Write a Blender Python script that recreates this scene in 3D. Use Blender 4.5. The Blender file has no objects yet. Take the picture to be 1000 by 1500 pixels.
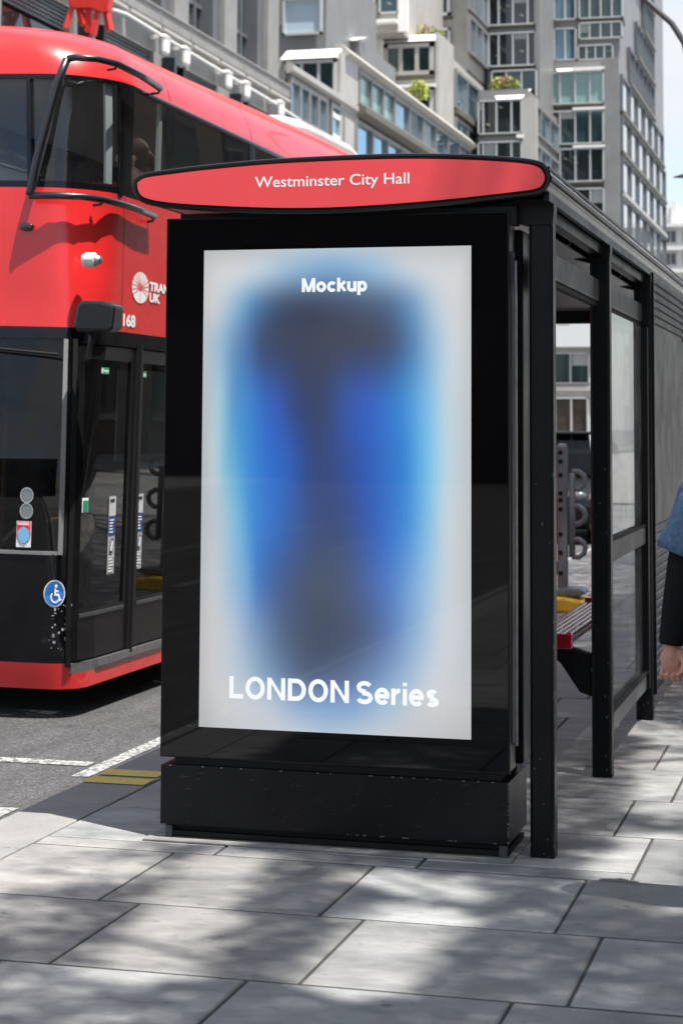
import bpy, bmesh, math, random
from mathutils import Vector, Matrix, noise as mnoise
R = math.radians
random.seed(7)
S = bpy.context.scene
COL = S.collection

# ------------------------------------------------------------------ camera, sky, sun, exposure
cam_d = bpy.data.cameras.new('camera'); cam = bpy.data.objects.new('camera', cam_d); COL.objects.link(cam)
YAW, PITCH, ROLL, FPX = .26149, .080173, .0056289, 2839.0
fw = Vector((-math.sin(YAW)*math.cos(PITCH), math.cos(YAW)*math.cos(PITCH), math.sin(PITCH)))
rt = Vector((math.cos(YAW), math.sin(YAW), 0)); up = rt.cross(fw)
rt2 = rt*math.cos(ROLL)+up*math.sin(ROLL); up2 = up*math.cos(ROLL)-rt*math.sin(ROLL)
M = Matrix((rt2, up2, -fw)).transposed().to_4x4(); M.translation = (0, 0, 1.6)
cam.matrix_world = M
cam_d.sensor_fit = 'VERTICAL'; cam_d.sensor_height = 36; cam_d.lens = FPX/1500*36
cam_d.shift_x = (500-497.6)/1500; cam_d.shift_y = -(750-396.4)/1500
cam_d.clip_start = .1; cam_d.clip_end = 3000
cam_d.dof.use_dof = True; cam_d.dof.focus_distance = 7.6; cam_d.dof.aperture_fstop = 5.6
S.camera = cam

SUN = Vector((.30, -.16, 1)).normalized()          # towards the sun
W = bpy.data.worlds.new('World'); S.world = W; W.use_nodes = True
nt = W.node_tree; nt.nodes.clear()
out = nt.nodes.new('ShaderNodeOutputWorld'); bg = nt.nodes.new('ShaderNodeBackground')
sky = nt.nodes.new('ShaderNodeTexSky'); sky.sky_type = 'NISHITA'; sky.sun_disc = False
sky.sun_elevation = math.asin(SUN.z); sky.sun_rotation = math.atan2(SUN.x, SUN.y)
sky.air_density = 1.0; sky.dust_density = 1.2
tc = nt.nodes.new('ShaderNodeTexCoord'); mp = nt.nodes.new('ShaderNodeMapping'); mp.inputs['Scale'].default_value = (1, 1, 2.6)
ns = nt.nodes.new('ShaderNodeTexNoise'); ns.inputs['Scale'].default_value = 3.2; ns.inputs['Detail'].default_value = 7; ns.inputs['Roughness'].default_value = .55
rp = nt.nodes.new('ShaderNodeValToRGB'); rp.color_ramp.elements[0].position = .36; rp.color_ramp.elements[1].position = .58
mx = nt.nodes.new('ShaderNodeMix'); mx.data_type = 'RGBA'
mx.inputs['B'].default_value = (3.9, 4.0, 4.2, 1)
nt.links.new(tc.outputs['Generated'], mp.inputs[0]); nt.links.new(mp.outputs[0], ns.inputs['Vector'])
nt.links.new(ns.outputs['Fac'], rp.inputs[0]); nt.links.new(rp.outputs[0], mx.inputs['Factor'])
nt.links.new(sky.outputs[0], mx.inputs['A']); nt.links.new(mx.outputs['Result'], bg.inputs[0]); nt.links.new(bg.outputs[0], out.inputs[0])
bg.inputs[1].default_value = .115
sl = bpy.data.lights.new('sun', 'SUN'); so = bpy.data.objects.new('sun', sl); COL.objects.link(so)
sl.energy = 4.9; sl.angle = R(.55); sl.color = (1, .955, .89)
so.rotation_euler = SUN.to_track_quat('Z', 'Y').to_euler()
S.view_settings.view_transform = 'Standard'; S.view_settings.look = 'None'
EXPO = 1.0
S.view_settings.exposure = EXPO; S.view_settings.gamma = 1
S.render.engine = 'CYCLES'
S.cycles.max_bounces = 8; S.cycles.transparent_max_bounces = 16; S.cycles.use_denoising = True

# ------------------------------------------------------------------ helpers
ORG = {}
def lin(c):
    return tuple((v/255/12.92 if v/255 <= .04045 else ((v/255+.055)/1.055)**2.4) for v in c)
def mat(name, col, rough=.5, metal=0, spec=.5, vary=0, vscale=6, bump=0, bscale=40, coat=0, stretch=(1,1,1), speck=None, rvary=0, gen='Object'):
    m = bpy.data.materials.new(name); m.use_nodes = True
    n = m.node_tree.nodes; l = m.node_tree.links; p = n['Principled BSDF']
    p.inputs['Base Color'].default_value = (*col, 1); p.inputs['Roughness'].default_value = rough
    p.inputs['Metallic'].default_value = metal; p.inputs['Specular IOR Level'].default_value = spec
    p.inputs['Coat Weight'].default_value = coat; p.inputs['Coat Roughness'].default_value = .03
    if vary or bump or speck or rvary:
        t = n.new('ShaderNodeTexCoord'); q = n.new('ShaderNodeMapping'); q.inputs['Scale'].default_value = stretch
        l.new(t.outputs[gen], q.inputs[0])
    if vary:
        a = n.new('ShaderNodeTexNoise'); a.inputs['Scale'].default_value = vscale; a.inputs['Detail'].default_value = 8; a.inputs['Roughness'].default_value = .62
        l.new(q.outputs[0], a.inputs['Vector'])
        r = n.new('ShaderNodeValToRGB'); r.color_ramp.elements[0].position = .28; r.color_ramp.elements[1].position = .72
        r.color_ramp.elements[0].color = (*[c*(1-vary) for c in col], 1); r.color_ramp.elements[1].color = (*[min(1, c*(1+vary)) for c in col], 1)
        l.new(a.outputs['Fac'], r.inputs[0]); last = r.outputs[0]
    else:
        last = None
    if speck:                                          # (scale, threshold, colour): small chips or grains
        a = n.new('ShaderNodeTexNoise'); a.inputs['Scale'].default_value = speck[0]; a.inputs['Detail'].default_value = 2
        l.new(q.outputs[0], a.inputs['Vector'])
        r = n.new('ShaderNodeValToRGB'); r.color_ramp.elements[0].position = speck[1]; r.color_ramp.elements[1].position = speck[1]+.05
        r.color_ramp.elements[0].color = (0, 0, 0, 1); r.color_ramp.elements[1].color = (1, 1, 1, 1)
        l.new(a.outputs['Fac'], r.inputs[0])
        x = n.new('ShaderNodeMix'); x.data_type = 'RGBA'; x.inputs['A'].default_value = (*col, 1); x.inputs['B'].default_value = (*speck[2], 1)
        if last: l.new(last, x.inputs['A'])
        l.new(r.outputs[0], x.inputs['Factor']); last = x.outputs['Result']
    if last: l.new(last, p.inputs['Base Color'])
    if rvary:
        a = n.new('ShaderNodeTexNoise'); a.inputs['Scale'].default_value = vscale*1.7; a.inputs['Detail'].default_value = 6
        l.new(q.outputs[0], a.inputs['Vector'])
        r = n.new('ShaderNodeMapRange'); r.inputs[3].default_value = max(.02, rough-rvary); r.inputs[4].default_value = rough+rvary
        l.new(a.outputs['Fac'], r.inputs[0]); l.new(r.outputs[0], p.inputs['Roughness'])
    if bump:
        a = n.new('ShaderNodeTexNoise'); a.inputs['Scale'].default_value = bscale; a.inputs['Detail'].default_value = 6
        l.new(q.outputs[0], a.inputs['Vector'])
        b = n.new('ShaderNodeBump'); b.inputs['Strength'].default_value = bump; b.inputs['Distance'].default_value = .01
        l.new(a.outputs['Fac'], b.inputs['Height']); l.new(b.outputs[0], p.inputs['Normal'])
    return m
def glass(name, tint, rough=.015, dirt=0, ior=1.5):
    m = bpy.data.materials.new(name); m.use_nodes = True
    n = m.node_tree.nodes; l = m.node_tree.links; n.clear()
    o = n.new('ShaderNodeOutputMaterial'); t = n.new('ShaderNodeBsdfTransparent'); g = n.new('ShaderNodeBsdfGlossy')
    f = n.new('ShaderNodeFresnel'); ge = n.new('ShaderNodeNewGeometry'); im = n.new('ShaderNodeMath'); im.operation = 'MULTIPLY_ADD'
    im.inputs[1].default_value = 1/ior-ior; im.inputs[2].default_value = ior; l.new(ge.outputs['Backfacing'], im.inputs[0]); l.new(im.outputs[0], f.inputs[0]); x = n.new('ShaderNodeMixShader')
    t.inputs[0].default_value = (*tint, 1); g.inputs['Roughness'].default_value = rough
    l.new(f.outputs[0], x.inputs[0]); l.new(t.outputs[0], x.inputs[1]); l.new(g.outputs[0], x.inputs[2])
    last = x.outputs[0]
    if dirt:
        d = n.new('ShaderNodeBsdfDiffuse'); d.inputs[0].default_value = (.55, .57, .6, 1)
        tcn = n.new('ShaderNodeTexCoord'); a = n.new('ShaderNodeTexNoise'); a.inputs['Scale'].default_value = 5; a.inputs['Detail'].default_value = 8; a.inputs['Roughness'].default_value = .7
        l.new(tcn.outputs['Object'], a.inputs['Vector'])
        r = n.new('ShaderNodeMapRange'); r.inputs[1].default_value = .35; r.inputs[2].default_value = .8; r.inputs[3].default_value = dirt*.35; r.inputs[4].default_value = dirt*1.5
        l.new(a.outputs['Fac'], r.inputs[0])
        y = n.new('ShaderNodeMixShader'); l.new(r.outputs[0], y.inputs[0]); l.new(last, y.inputs[1]); l.new(d.outputs[0], y.inputs[2]); last = y.outputs[0]
    l.new(last, o.inputs[0]); return m

class MB:
    def __init__(s): s.v = []; s.f = []; s.m = []
    def add(s, vs, fs, mi=0):
        b = len(s.v); s.v += [tuple(v) for v in vs]; s.f += [[b+i for i in f] for f in fs]; s.m += [mi]*len(fs); return s
    def box(s, x0, x1, y0, y1, z0, z1, mi=0):
        x0, x1 = sorted((x0, x1)); y0, y1 = sorted((y0, y1)); z0, z1 = sorted((z0, z1))
        v = [(x, y, z) for z in (z0, z1) for y in (y0, y1) for x in (x0, x1)]
        return s.add(v, [(0,2,3,1),(4,5,7,6),(0,1,5,4),(2,6,7,3),(0,4,6,2),(1,3,7,5)], mi)
    def bar(s, p, q, w, h, mi=0, upv=(0,0,1)):
        p, q = Vector(p), Vector(q); d = (q-p).normalized(); u = Vector(upv)
        if abs(d.dot(u)) > .98: u = Vector((0, 1, 0))
        a = d.cross(u).normalized()*w/2; b = a.cross(d).normalized()*h/2
        v = [e+i*a+j*b for e in (p, q) for j in (-1, 1) for i in (-1, 1)]
        return s.add(v, [(0,2,3,1),(4,5,7,6),(0,1,5,4),(2,6,7,3),(0,4,6,2),(1,3,7,5)], mi)
    def tube(s, pts, r, n=10, mi=0, rs=None, caps=True):
        pts = [Vector(p) for p in pts]; k = len(pts); rs = rs or [r]*k; vs = []; fs = []; prev = None
        for i, p in enumerate(pts):
            d = ((pts[i+1]-p).normalized() if i < k-1 else Vector()) + ((p-pts[i-1]).normalized() if i else Vector())
            d = d.normalized() if d.length > 1e-6 else Vector((0,0,1))
            if prev is None:
                a = d.orthogonal().normalized()
            else:
                a = (prev-d*prev.dot(d)).normalized()
            prev = a; b = d.cross(a)
            vs += [p+(a*math.cos(t)+b*math.sin(t))*rs[i] for t in [2*math.pi*j/n for j in range(n)]]
        for i in range(k-1):
            fs += [(i*n+j, i*n+(j+1) % n, (i+1)*n+(j+1) % n, (i+1)*n+j) for j in range(n)]
        if caps: fs += [tuple(range(n))[::-1], tuple((k-1)*n+j for j in range(n))]
        return s.add(vs, fs, mi)
    def lathe(s, c, prof, axis='z', n=20, mi=0):          # prof: (radius, height)
        c = Vector(c); vs = []
        ax = {'x': (Vector((0,1,0)), Vector((0,0,1)), Vector((1,0,0))), 'y': (Vector((0,0,1)), Vector((1,0,0)), Vector((0,1,0))), 'z': (Vector((1,0,0)), Vector((0,1,0)), Vector((0,0,1)))}[axis]
        for r, h in prof: vs += [c+ax[2]*h+(ax[0]*math.cos(2*math.pi*j/n)+ax[1]*math.sin(2*math.pi*j/n))*max(r, 1e-4) for j in range(n)]
        k = len(prof); fs = [(i*n+j, i*n+(j+1) % n, (i+1)*n+(j+1) % n, (i+1)*n+j) for i in range(k-1) for j in range(n)]
        fs += [tuple(range(n))[::-1], tuple((k-1)*n+j for j in range(n))]
        return s.add(vs, fs, mi)
    def prism(s, poly, axis, a, b, mi=0):
        f = {'x': lambda p, t: (t, p[0], p[1]), 'y': lambda p, t: (p[0], t, p[1]), 'z': lambda p, t: (p[0], p[1], t)}[axis]
        n = len(poly); vs = [f(p, a) for p in poly]+[f(p, b) for p in poly]
        return s.add(vs, [tuple(range(n))[::-1], tuple(range(n, 2*n))]+[(i, (i+1) % n, n+(i+1) % n, n+i) for i in range(n)], mi)
    def ball(s, c, r, n=10, mi=0, sc=(1,1,1)):
        c = Vector(c); prof = []; k = n//2+1; vs = []; fs = []
        for i in range(k+1):
            t = math.pi*i/k
            for j in range(n):
                q = 2*math.pi*j/n; vs.append(c+Vector((r*sc[0]*math.sin(t)*math.cos(q), r*sc[1]*math.sin(t)*math.sin(q), r*sc[2]*math.cos(t))))
        fs = [(i*n+j, (i+1)*n+j, (i+1)*n+(j+1) % n, i*n+(j+1) % n) for i in range(k) for j in range(n)]
        return s.add(vs, fs, mi)
    def cone(s, p, q, r0, r1, n=10, mi=0):                # tapered limb with round ends
        s.tube([p, q], r0, n, mi, rs=[r0, r1]); s.ball(p, r0, n, mi); s.ball(q, r1, n, mi); return s
    def build(s, name, mats, parent=None, smooth=False, bevel=0, weld=False, loc=None):
        off = Vector((0, 0, 0)); 
        if parent is not None: off = ORG.get(parent, Vector())
        elif loc is not None: off = Vector(loc)
        me = bpy.data.meshes.new(name); me.from_pydata([Vector(v)-off for v in s.v], [], s.f)
        for m in (mats if isinstance(mats, (list, tuple)) else [mats]): me.materials.append(m)
        for p, i in zip(me.polygons, s.m): p.material_index = i; p.use_smooth = smooth
        bm = bmesh.new(); bm.from_mesh(me)
        if weld: bmesh.ops.remove_doubles(bm, verts=bm.verts, dist=1e-4)
        bmesh.ops.recalc_face_normals(bm, faces=bm.faces); bm.to_mesh(me); bm.free()
        o = bpy.data.objects.new(name, me); COL.objects.link(o)
        if parent is not None: o.parent = parent; ORG[o] = off
        elif loc is not None: o.location = loc; ORG[o] = off
        if bevel:
            b = o.modifiers.new('bevel', 'BEVEL'); b.width = bevel; b.segments = 2; b.limit_method = 'ANGLE'; b.angle_limit = R(40)
        return o
def tag(o, label=None, cat=None, group=None, kind=None):
    if label: o['label'] = label
    if cat: o['category'] = cat
    if group: o['group'] = group
    if kind: o['kind'] = kind
    return o
def thing(name, label, cat, loc=(0,0,0), group=None, local=False, rot=(0,0,0)):
    o = bpy.data.objects.new(name, None); COL.objects.link(o); o.location = loc; o.rotation_euler = rot; o.empty_display_size = .2
    ORG[o] = Vector() if local else Vector(loc)
    return tag(o, label, cat, group)
def dup_tree(o, parent=None):
    c = o.copy(); COL.objects.link(c); c.parent = parent
    for ch in list(o.children): dup_tree(ch, c)
    return c
def text_mesh(body, size, bold=0, align='LEFT', spacing=1):
    cu = bpy.data.curves.new('lettering', 'FONT'); cu.body = body; cu.size = size; cu.offset = bold; cu.align_x = align; cu.space_character = spacing; cu.resolution_u = 4
    o = bpy.data.objects.new('lettering', cu); COL.objects.link(o); bpy.context.view_layer.update()
    me = bpy.data.meshes.new_from_object(o.evaluated_get(bpy.context.evaluated_depsgraph_get()))
    vs = [v.co.copy() for v in me.vertices]; fs = [list(p.vertices) for p in me.polygons]
    bpy.data.objects.remove(o); bpy.data.curves.remove(cu); bpy.data.meshes.remove(me)
    return vs, fs
def lettering(mb, body, x0, z0, width, cap, y, bold=0, mi=0):     # upright words facing -Y, fitted to a width and a capital height
    vs, fs = text_mesh(body, 1, bold)
    w = max(v.x for v in vs)-min(v.x for v in vs); xm = min(v.x for v in vs)
    mb.add([(x0+(v.x-xm)*width/w, y, z0+v.y*cap/.729) for v in vs], fs, mi)

# ------------------------------------------------------------------ materials
BLACK = mat('black_paint', (.0045, .005, .0065), .34, spec=.2, vary=.35, vscale=3, rvary=.1, speck=(260, .73, (.10, .10, .11)), bump=.02, bscale=90)
BLACK_GLOSS = mat('black_gloss', (.006, .006, .007), .12)
BLACK_RUBBER = mat('black_rubber', (.007, .007, .007), .6, spec=.25, bump=.05, bscale=120)
CHIP = mat('bare_metal_edge', (.45, .46, .48), .4, metal=.6)
STEEL = mat('brushed_steel', (.36, .37, .38), .38, metal=.9, vary=.2, vscale=20)
GREYMETAL = mat('grey_coated_metal', (.052, .054, .058), .42, vary=.2, vscale=5, rvary=.12)
SIGNRED = mat('red_sign_face', (.80, .066, .072), .3, vary=.06, vscale=3)
WHITEPAINT = mat('white_lettering', (.85, .85, .85), .5)
BUSRED = mat('bus_red_paint', (.63, .022, .022), .26, coat=.4, vary=.10, vscale=2.2, rvary=.1, speck=(140, .76, (.75, .30, .28)))
def painted_inside(m, col):                            # the inner face of the body sheet is lined in grey
    n = m.node_tree.nodes; l = m.node_tree.links; p = n['Principled BSDF']; ge = n.new('ShaderNodeNewGeometry'); x = n.new('ShaderNodeMix'); x.data_type = 'RGBA'
    src = p.inputs['Base Color'].links[0].from_socket; l.new(src, x.inputs['A']); x.inputs['B'].default_value = (*col, 1); l.new(ge.outputs['Backfacing'], x.inputs['Factor']); l.new(x.outputs['Result'], p.inputs['Base Color'])
painted_inside(BUSRED, (.07, .072, .075))
BUSBLACK = mat('bus_black_panel', (.004, .0045, .006), .12, spec=.3, coat=.12, vary=.5, vscale=4, rvary=.07, speck=(180, .74, (.22, .23, .25)))
CLEAR = glass('shelter_glass', (.80, .84, .84), .02, dirt=.16)
TINT = glass('tinted_bus_glass', (.74, .78, .78), .01, dirt=.006, ior=1.7)
TINTDARK = glass('dark_bus_glass', (.16, .18, .19), .01, dirt=.006, ior=1.48)
CARGLASS = glass('car_glass', (.12, .13, .14), .01, ior=1.25)

# ------------------------------------------------------------------ ground, road, pavement
def slab_material():
    m = mat('york_stone_slab', (.30, .295, .28), .62)
    n = m.node_tree.nodes; l = m.node_tree.links; p = n['Principled BSDF']
    t = n.new('ShaderNodeTexCoord'); q = n.new('ShaderNodeMapping'); q.inputs['Scale'].default_value = (.9, 1.7, 1); l.new(t.outputs['Object'], q.inputs[0])
    a = n.new('ShaderNodeTexNoise'); a.inputs['Scale'].default_value = 3.2; a.inputs['Detail'].default_value = 10; a.inputs['Roughness'].default_value = .68; l.new(q.outputs[0], a.inputs['Vector'])
    at = n.new('ShaderNodeAttribute'); at.attribute_name = 'tone'; at.attribute_type = 'GEOMETRY'
    r = n.new('ShaderNodeValToRGB'); e = r.color_ramp.elements
    e[0].position = .30; e[0].color = (.140, .144, .146, 1); e[1].position = .72; e[1].color = (.325, .325, .318, 1)
    l.new(a.outputs['Fac'], r.inputs[0])
    mu = n.new('ShaderNodeMix'); mu.data_type = 'RGBA'; mu.blend_type = 'MULTIPLY'; mu.inputs['Factor'].default_value = 1
    l.new(r.outputs[0], mu.inputs['A']); l.new(at.outputs['Color'], mu.inputs['B'])
    # small dark stains and gum marks
    v = n.new('ShaderNodeTexNoise'); v.inputs['Scale'].default_value = 17; v.inputs['Detail'].default_value = 5; v.inputs['Roughness'].default_value = .7
    q2 = n.new('ShaderNodeMapping'); q2.inputs['Scale'].default_value = (.8, 1.2, 1); l.new(t.outputs['Object'], q2.inputs[0]); l.new(q2.outputs[0], v.inputs['Vector'])
    r2 = n.new('ShaderNodeValToRGB'); r2.color_ramp.elements[0].position = .58; r2.color_ramp.elements[1].position = .70
    r2.color_ramp.elements[0].color = (1, 1, 1, 1); r2.color_ramp.elements[1].color = (.62, .63, .65, 1); l.new(v.outputs['Fac'], r2.inputs[0])
    m2 = n.new('ShaderNodeMix'); m2.data_type = 'RGBA'; m2.blend_type = 'MULTIPLY'; m2.inputs['Factor'].default_value = 1
    l.new(mu.outputs['Result'], m2.inputs['A']); l.new(r2.outputs[0], m2.inputs['B'])
    g = n.new('ShaderNodeTexNoise'); g.inputs['Scale'].default_value = 420; g.inputs['Detail'].default_value = 3; l.new(t.outputs['Object'], g.inputs['Vector'])
    r3 = n.new('ShaderNodeMapRange'); r3.inputs[1].default_value = .25; r3.inputs[2].default_value = .75; r3.inputs[3].default_value = .72; r3.inputs[4].default_value = 1.28; l.new(g.outputs['Fac'], r3.inputs[0])
    m3 = n.new('ShaderNodeMix'); m3.data_type = 'RGBA'; m3.blend_type = 'MULTIPLY'; m3.inputs['Factor'].default_value = 1
    l.new(m2.outputs['Result'], m3.inputs['A']); l.new(r3.outputs[0], m3.inputs['B']); l.new(m3.outputs['Result'], p.inputs['Base Color'])
    vo = n.new('ShaderNodeTexVoronoi'); vo.inputs['Scale'].default_value = 4.2; l.new(t.outputs['Object'], vo.inputs['Vector'])
    vr = n.new('ShaderNodeMapRange'); vr.inputs[1].default_value = .055; vr.inputs[2].default_value = .085; vr.inputs[3].default_value = .58; vr.inputs[4].default_value = 1; l.new(vo.outputs['Distance'], vr.inputs[0])
    m4 = n.new('ShaderNodeMix'); m4.data_type = 'RGBA'; m4.blend_type = 'MULTIPLY'; m4.inputs['Factor'].default_value = 1
    l.new(m3.outputs['Result'], m4.inputs['A']); l.new(vr.outputs[0], m4.inputs['B']); l.new(m4.outputs['Result'], p.inputs['Base Color'])
    ad = n.new('ShaderNodeMath'); ad.inputs[1].default_value = .5; ad.operation = 'MULTIPLY'; l.new(g.outputs['Fac'], ad.inputs[0])
    ad2 = n.new('ShaderNodeMath'); l.new(ad.outputs[0], ad2.inputs[0]); l.new(a.outputs['Fac'], ad2.inputs[1])
    b = n.new('ShaderNodeBump'); b.inputs['Strength'].default_value = .5; b.inputs['Distance'].default_value = .006
    l.new(ad2.outputs[0], b.inputs['Height']); l.new(b.outputs[0], p.inputs['Normal'])
    rr = n.new('ShaderNodeMapRange'); rr.inputs[3].default_value = .42; rr.inputs[4].default_value = .75; l.new(a.outputs['Fac'], rr.inputs[0]); l.new(rr.outputs[0], p.inputs['Roughness'])
    return m
SLAB = slab_material()
GROUT = mat('dark_grout', (.042, .041, .039), .9, vary=.5, vscale=40, bump=.4, bscale=200)
GRANITE = mat('granite_kerb', (.19, .19, .187), .7, vary=.18, vscale=5, speck=(230, .56, (.36, .36, .35)), bump=.25, bscale=260)
def asphalt():
    m = mat('worn_asphalt', (.085, .086, .09), .8)
    n = m.node_tree.nodes; l = m.node_tree.links; p = n['Principled BSDF']
    t = n.new('ShaderNodeTexCoord')
    a = n.new('ShaderNodeTexNoise'); a.inputs['Scale'].default_value = 75; a.inputs['Detail'].default_value = 6; a.inputs['Roughness'].default_value = .75; l.new(t.outputs['Object'], a.inputs['Vector'])
    r = n.new('ShaderNodeValToRGB'); e = r.color_ramp.elements
    e[0].position = .40; e[0].color = (.022, .022, .024, 1); e[1].position = .62; e[1].color = (.105, .106, .11, 1)
    k = e.new(.68); k.color = (.42, .41, .40, 1)
    l.new(a.outputs['Fac'], r.inputs[0])
    c = n.new('ShaderNodeTexNoise'); c.inputs['Scale'].default_value = 1.6; c.inputs['Detail'].default_value = 5
    q = n.new('ShaderNodeMapping'); q.inputs['Scale'].default_value = (2.2, .5, 1); l.new(t.outputs['Object'], q.inputs[0]); l.new(q.outputs[0], c.inputs['Vector'])
    mr = n.new('ShaderNodeMapRange'); mr.inputs[1].default_value = .3; mr.inputs[2].default_value = .7; mr.inputs[3].default_value = .72; mr.inputs[4].default_value = 1.3; l.new(c.outputs['Fac'], mr.inputs[0])
    x = n.new('ShaderNodeMix'); x.data_type = 'RGBA'; x.blend_type = 'MULTIPLY'; x.inputs['Factor'].default_value = 1
    l.new(r.outputs[0], x.inputs['A']); l.new(mr.outputs[0], x.inputs['B']); l.new(x.outputs['Result'], p.inputs['Base Color'])
    b = n.new('ShaderNodeBump'); b.inputs['Strength'].default_value = .8; b.inputs['Distance'].default_value = .008; l.new(a.outputs['Fac'], b.inputs['Height']); l.new(b.outputs[0], p.inputs['Normal'])
    return m
ASPHALT = asphalt()
def worn_paint(name, col, w0=.43):
    m = mat(name, col, .7, bump=.5, bscale=120)
    n = m.node_tree.nodes; l = m.node_tree.links; p = n['Principled BSDF']
    t = n.new('ShaderNodeTexCoord'); a = n.new('ShaderNodeTexNoise'); a.inputs['Scale'].default_value = 38; a.inputs['Detail'].default_value = 8; a.inputs['Roughness'].default_value = .75
    l.new(t.outputs['Object'], a.inputs['Vector'])
    r = n.new('ShaderNodeValToRGB'); e = r.color_ramp.elements; e[0].position = w0; e[0].color = (.10, .10, .105, 1); e[1].position = w0+.13; e[1].color = (*col, 1)
    l.new(a.outputs['Fac'], r.inputs[0]); l.new(r.outputs[0], p.inputs['Base Color'])
    return m
RP_WHITE = worn_paint('worn_white_road_paint', (.48, .48, .47), .46); RP_YELLOW = worn_paint('worn_yellow_paint', (.66, .50, .12), .30)

g = MB(); g.box(-900, 900, -300, 1500, -1.2, -.14); tag(g.build('ground', mat('ground_base', (.12, .12, .12), .9)), kind='structure')
g = MB(); g.box(-17, -3.40, -120, 420, -.139, -.10); road = tag(g.build('road', ASPHALT), kind='structure')
def sheet(mb, x0, x1, y0, y1, z, mi=0):
    mb.add([(x0,y0,z),(x1,y0,z),(x1,y1,z),(x0,y1,z)], [(0,1,2,3)], mi)
g = MB(); sheet(g, -3.715, -3.625, -30, 8.1, -.096); sheet(g, -3.715, -3.625, 8.9, 60, -.096)
sheet(g, -4.62, -3.75, 9.18, 9.30, -.096); sheet(g, -9.1, -9.0, -30, 16, -.096)
for k in range(12): sheet(g, -7.05, -6.95, -20+6*k, -17+6*k, -.096)
g.build('white_line', RP_WHITE, road)
g = MB()
for k in range(-14, 60):
    y = 6.02+.915*k; g.box(-3.398, -3.094, y+.004, y+.911, -.139, 0)
kerb = tag(g.build('kerb', GRANITE, bevel=.008), kind='structure')
g = MB(); sheet(g, -3.392, -3.10, 8.26, 8.405, .004); sheet(g, -3.394, -3.11, 8.455, 8.60, .004); g.build('yellow_mark', RP_YELLOW, kerb)
# paving: every slab with its own tone, slight tilt and chamfered edge over a grout bed
pav = MB(); tones = []
def slab(x0, x1, y0, y1):
    j = .0058; x0 += j; x1 -= j; y0 += .0115; y1 -= .0115
    if x1-x0 < .03 or y1-y0 < .03: return
    c = .006; dz = [random.uniform(-.0012, .0012) for _ in range(4)]
    P = [(x0,y0),(x1,y0),(x1,y1),(x0,y1)]; Q = [(x0+c,y0+c),(x1-c,y0+c),(x1-c,y1-c),(x0+c,y1-c)]
    pav.add([(x,y,-.03) for x,y in P]+[(x,y,-.004) for x,y in P]+[(x,y,z) for (x,y),z in zip(Q,dz)],
            [(0,1,5,4),(1,2,6,5),(2,3,7,6),(3,0,4,7),(4,5,9,8),(5,6,10,9),(6,7,11,10),(7,4,8,11),(8,9,10,11)])
    k = random.choice([.74, .82, .9, .95, 1, 1.03, 1.1]); w = random.uniform(-.02, .02); tones.extend([(k+w, k, k-w, 1)]*9)
for row in range(-14, 46):
    y0 = 5.505+.765*row; off = -2.36 if row % 2 == 0 else -2.513
    xs = [-3.09]+[off+.7755*k for k in range(-1, 19) if off+.7755*k > -3.0]
    for a, b in zip(xs, xs[1:]):
        if row == 2 and a < -1.4:      # cut pieces round the plinth
            slab(a, b, y0, y0+.14); slab(a, b, y0+.14, y0+.765); continue
        slab(a, b, y0, y0+.765)
sheet(pav, -3.092, 12.2, -6, 42, -.0055, 1); tones.append((1,1,1,1))
po = tag(pav.build('pavement', [SLAB, GROUT]), kind='structure')
ca = po.data.color_attributes.new('tone', 'FLOAT_COLOR', 'CORNER')
for p in po.data.polygons:
    for li in p.loop_indices: ca.data[li].color = tones[p.index]
g = MB(); g.box(-3.09, 12.2, 42, 420, -.139, -.004); g.box(-45, -17, -120, 420, -.139, 0); g.box(-3.09, 12.2, -120, -6, -.139, -.004)
tag(g.build('far_pavement', mat('grey_paving', (.25, .25, .245), .75, vary=.2, vscale=.8)), kind='structure')

# ------------------------------------------------------------------ bus shelter
sh = thing('bus_shelter', 'black bus shelter with a red name board reading Westminster City Hall', 'bus shelter', (-1.17, 7.2, 0))
OUT = [(-2.765,2.56),(-2.751,2.576),(-2.716,2.591),(-2.6,2.603),(-2.474,2.614),(-2.193,2.630),(-1.809,2.636),(-1.54,2.630),(-1.329,2.616),(-1.199,2.601),(-1.147,2.586),(-1.124,2.562),(-1.116,2.53),(-1.132,2.497),(-1.16,2.483),(-1.225,2.474),(-1.513,2.45),(-1.754,2.437),(-1.971,2.431),(-2.191,2.435),(-2.472,2.452),(-2.643,2.469),(-2.729,2.49),(-2.759,2.521)]
def smooth_loop(P, k):                                # closed Catmull-Rom curve through the outline
    o = []; n = len(P)
    for i in range(n):
        a, b, c, d = (Vector(P[(i+j) % n]) for j in (-1, 0, 1, 2))
        for q in range(k):
            t = q/k; o.append(tuple(.5*((2*b)+(c-a)*t+(2*a-5*b+4*c-d)*t*t+(3*b-a-3*c+d)*t**3)))
    return o
OUT = smooth_loop(OUT, 4)
cxo = sum(p[0] for p in OUT)/len(OUT); czo = sum(p[1] for p in OUT)/len(OUT)
def inset(poly, d):
    n = len(poly); o = []
    for i in range(n):
        a, b, c = Vector(poly[i-1]), Vector(poly[i]), Vector(poly[(i+1) % n])
        t = ((b-a).normalized()+(c-b).normalized()).normalized(); nn = Vector((-t.y, t.x))
        if nn.dot(Vector((cxo, czo))-b) < 0: nn = -nn
        o.append(tuple(b+nn*d))
    return o
g = MB(); g.prism(OUT, 'y', 7.19, 13.3)
rim = inset(OUT, -.004); g.tube([(x, 7.19, z) for x, z in OUT]+[(OUT[0][0], 7.19, OUT[0][1])], .011, 8)
roof = g.build('roof', mat('roof_black_gloss', (.005, .0055, .007), .2, spec=.25, vary=.4, vscale=3, rvary=.08), sh)
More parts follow.
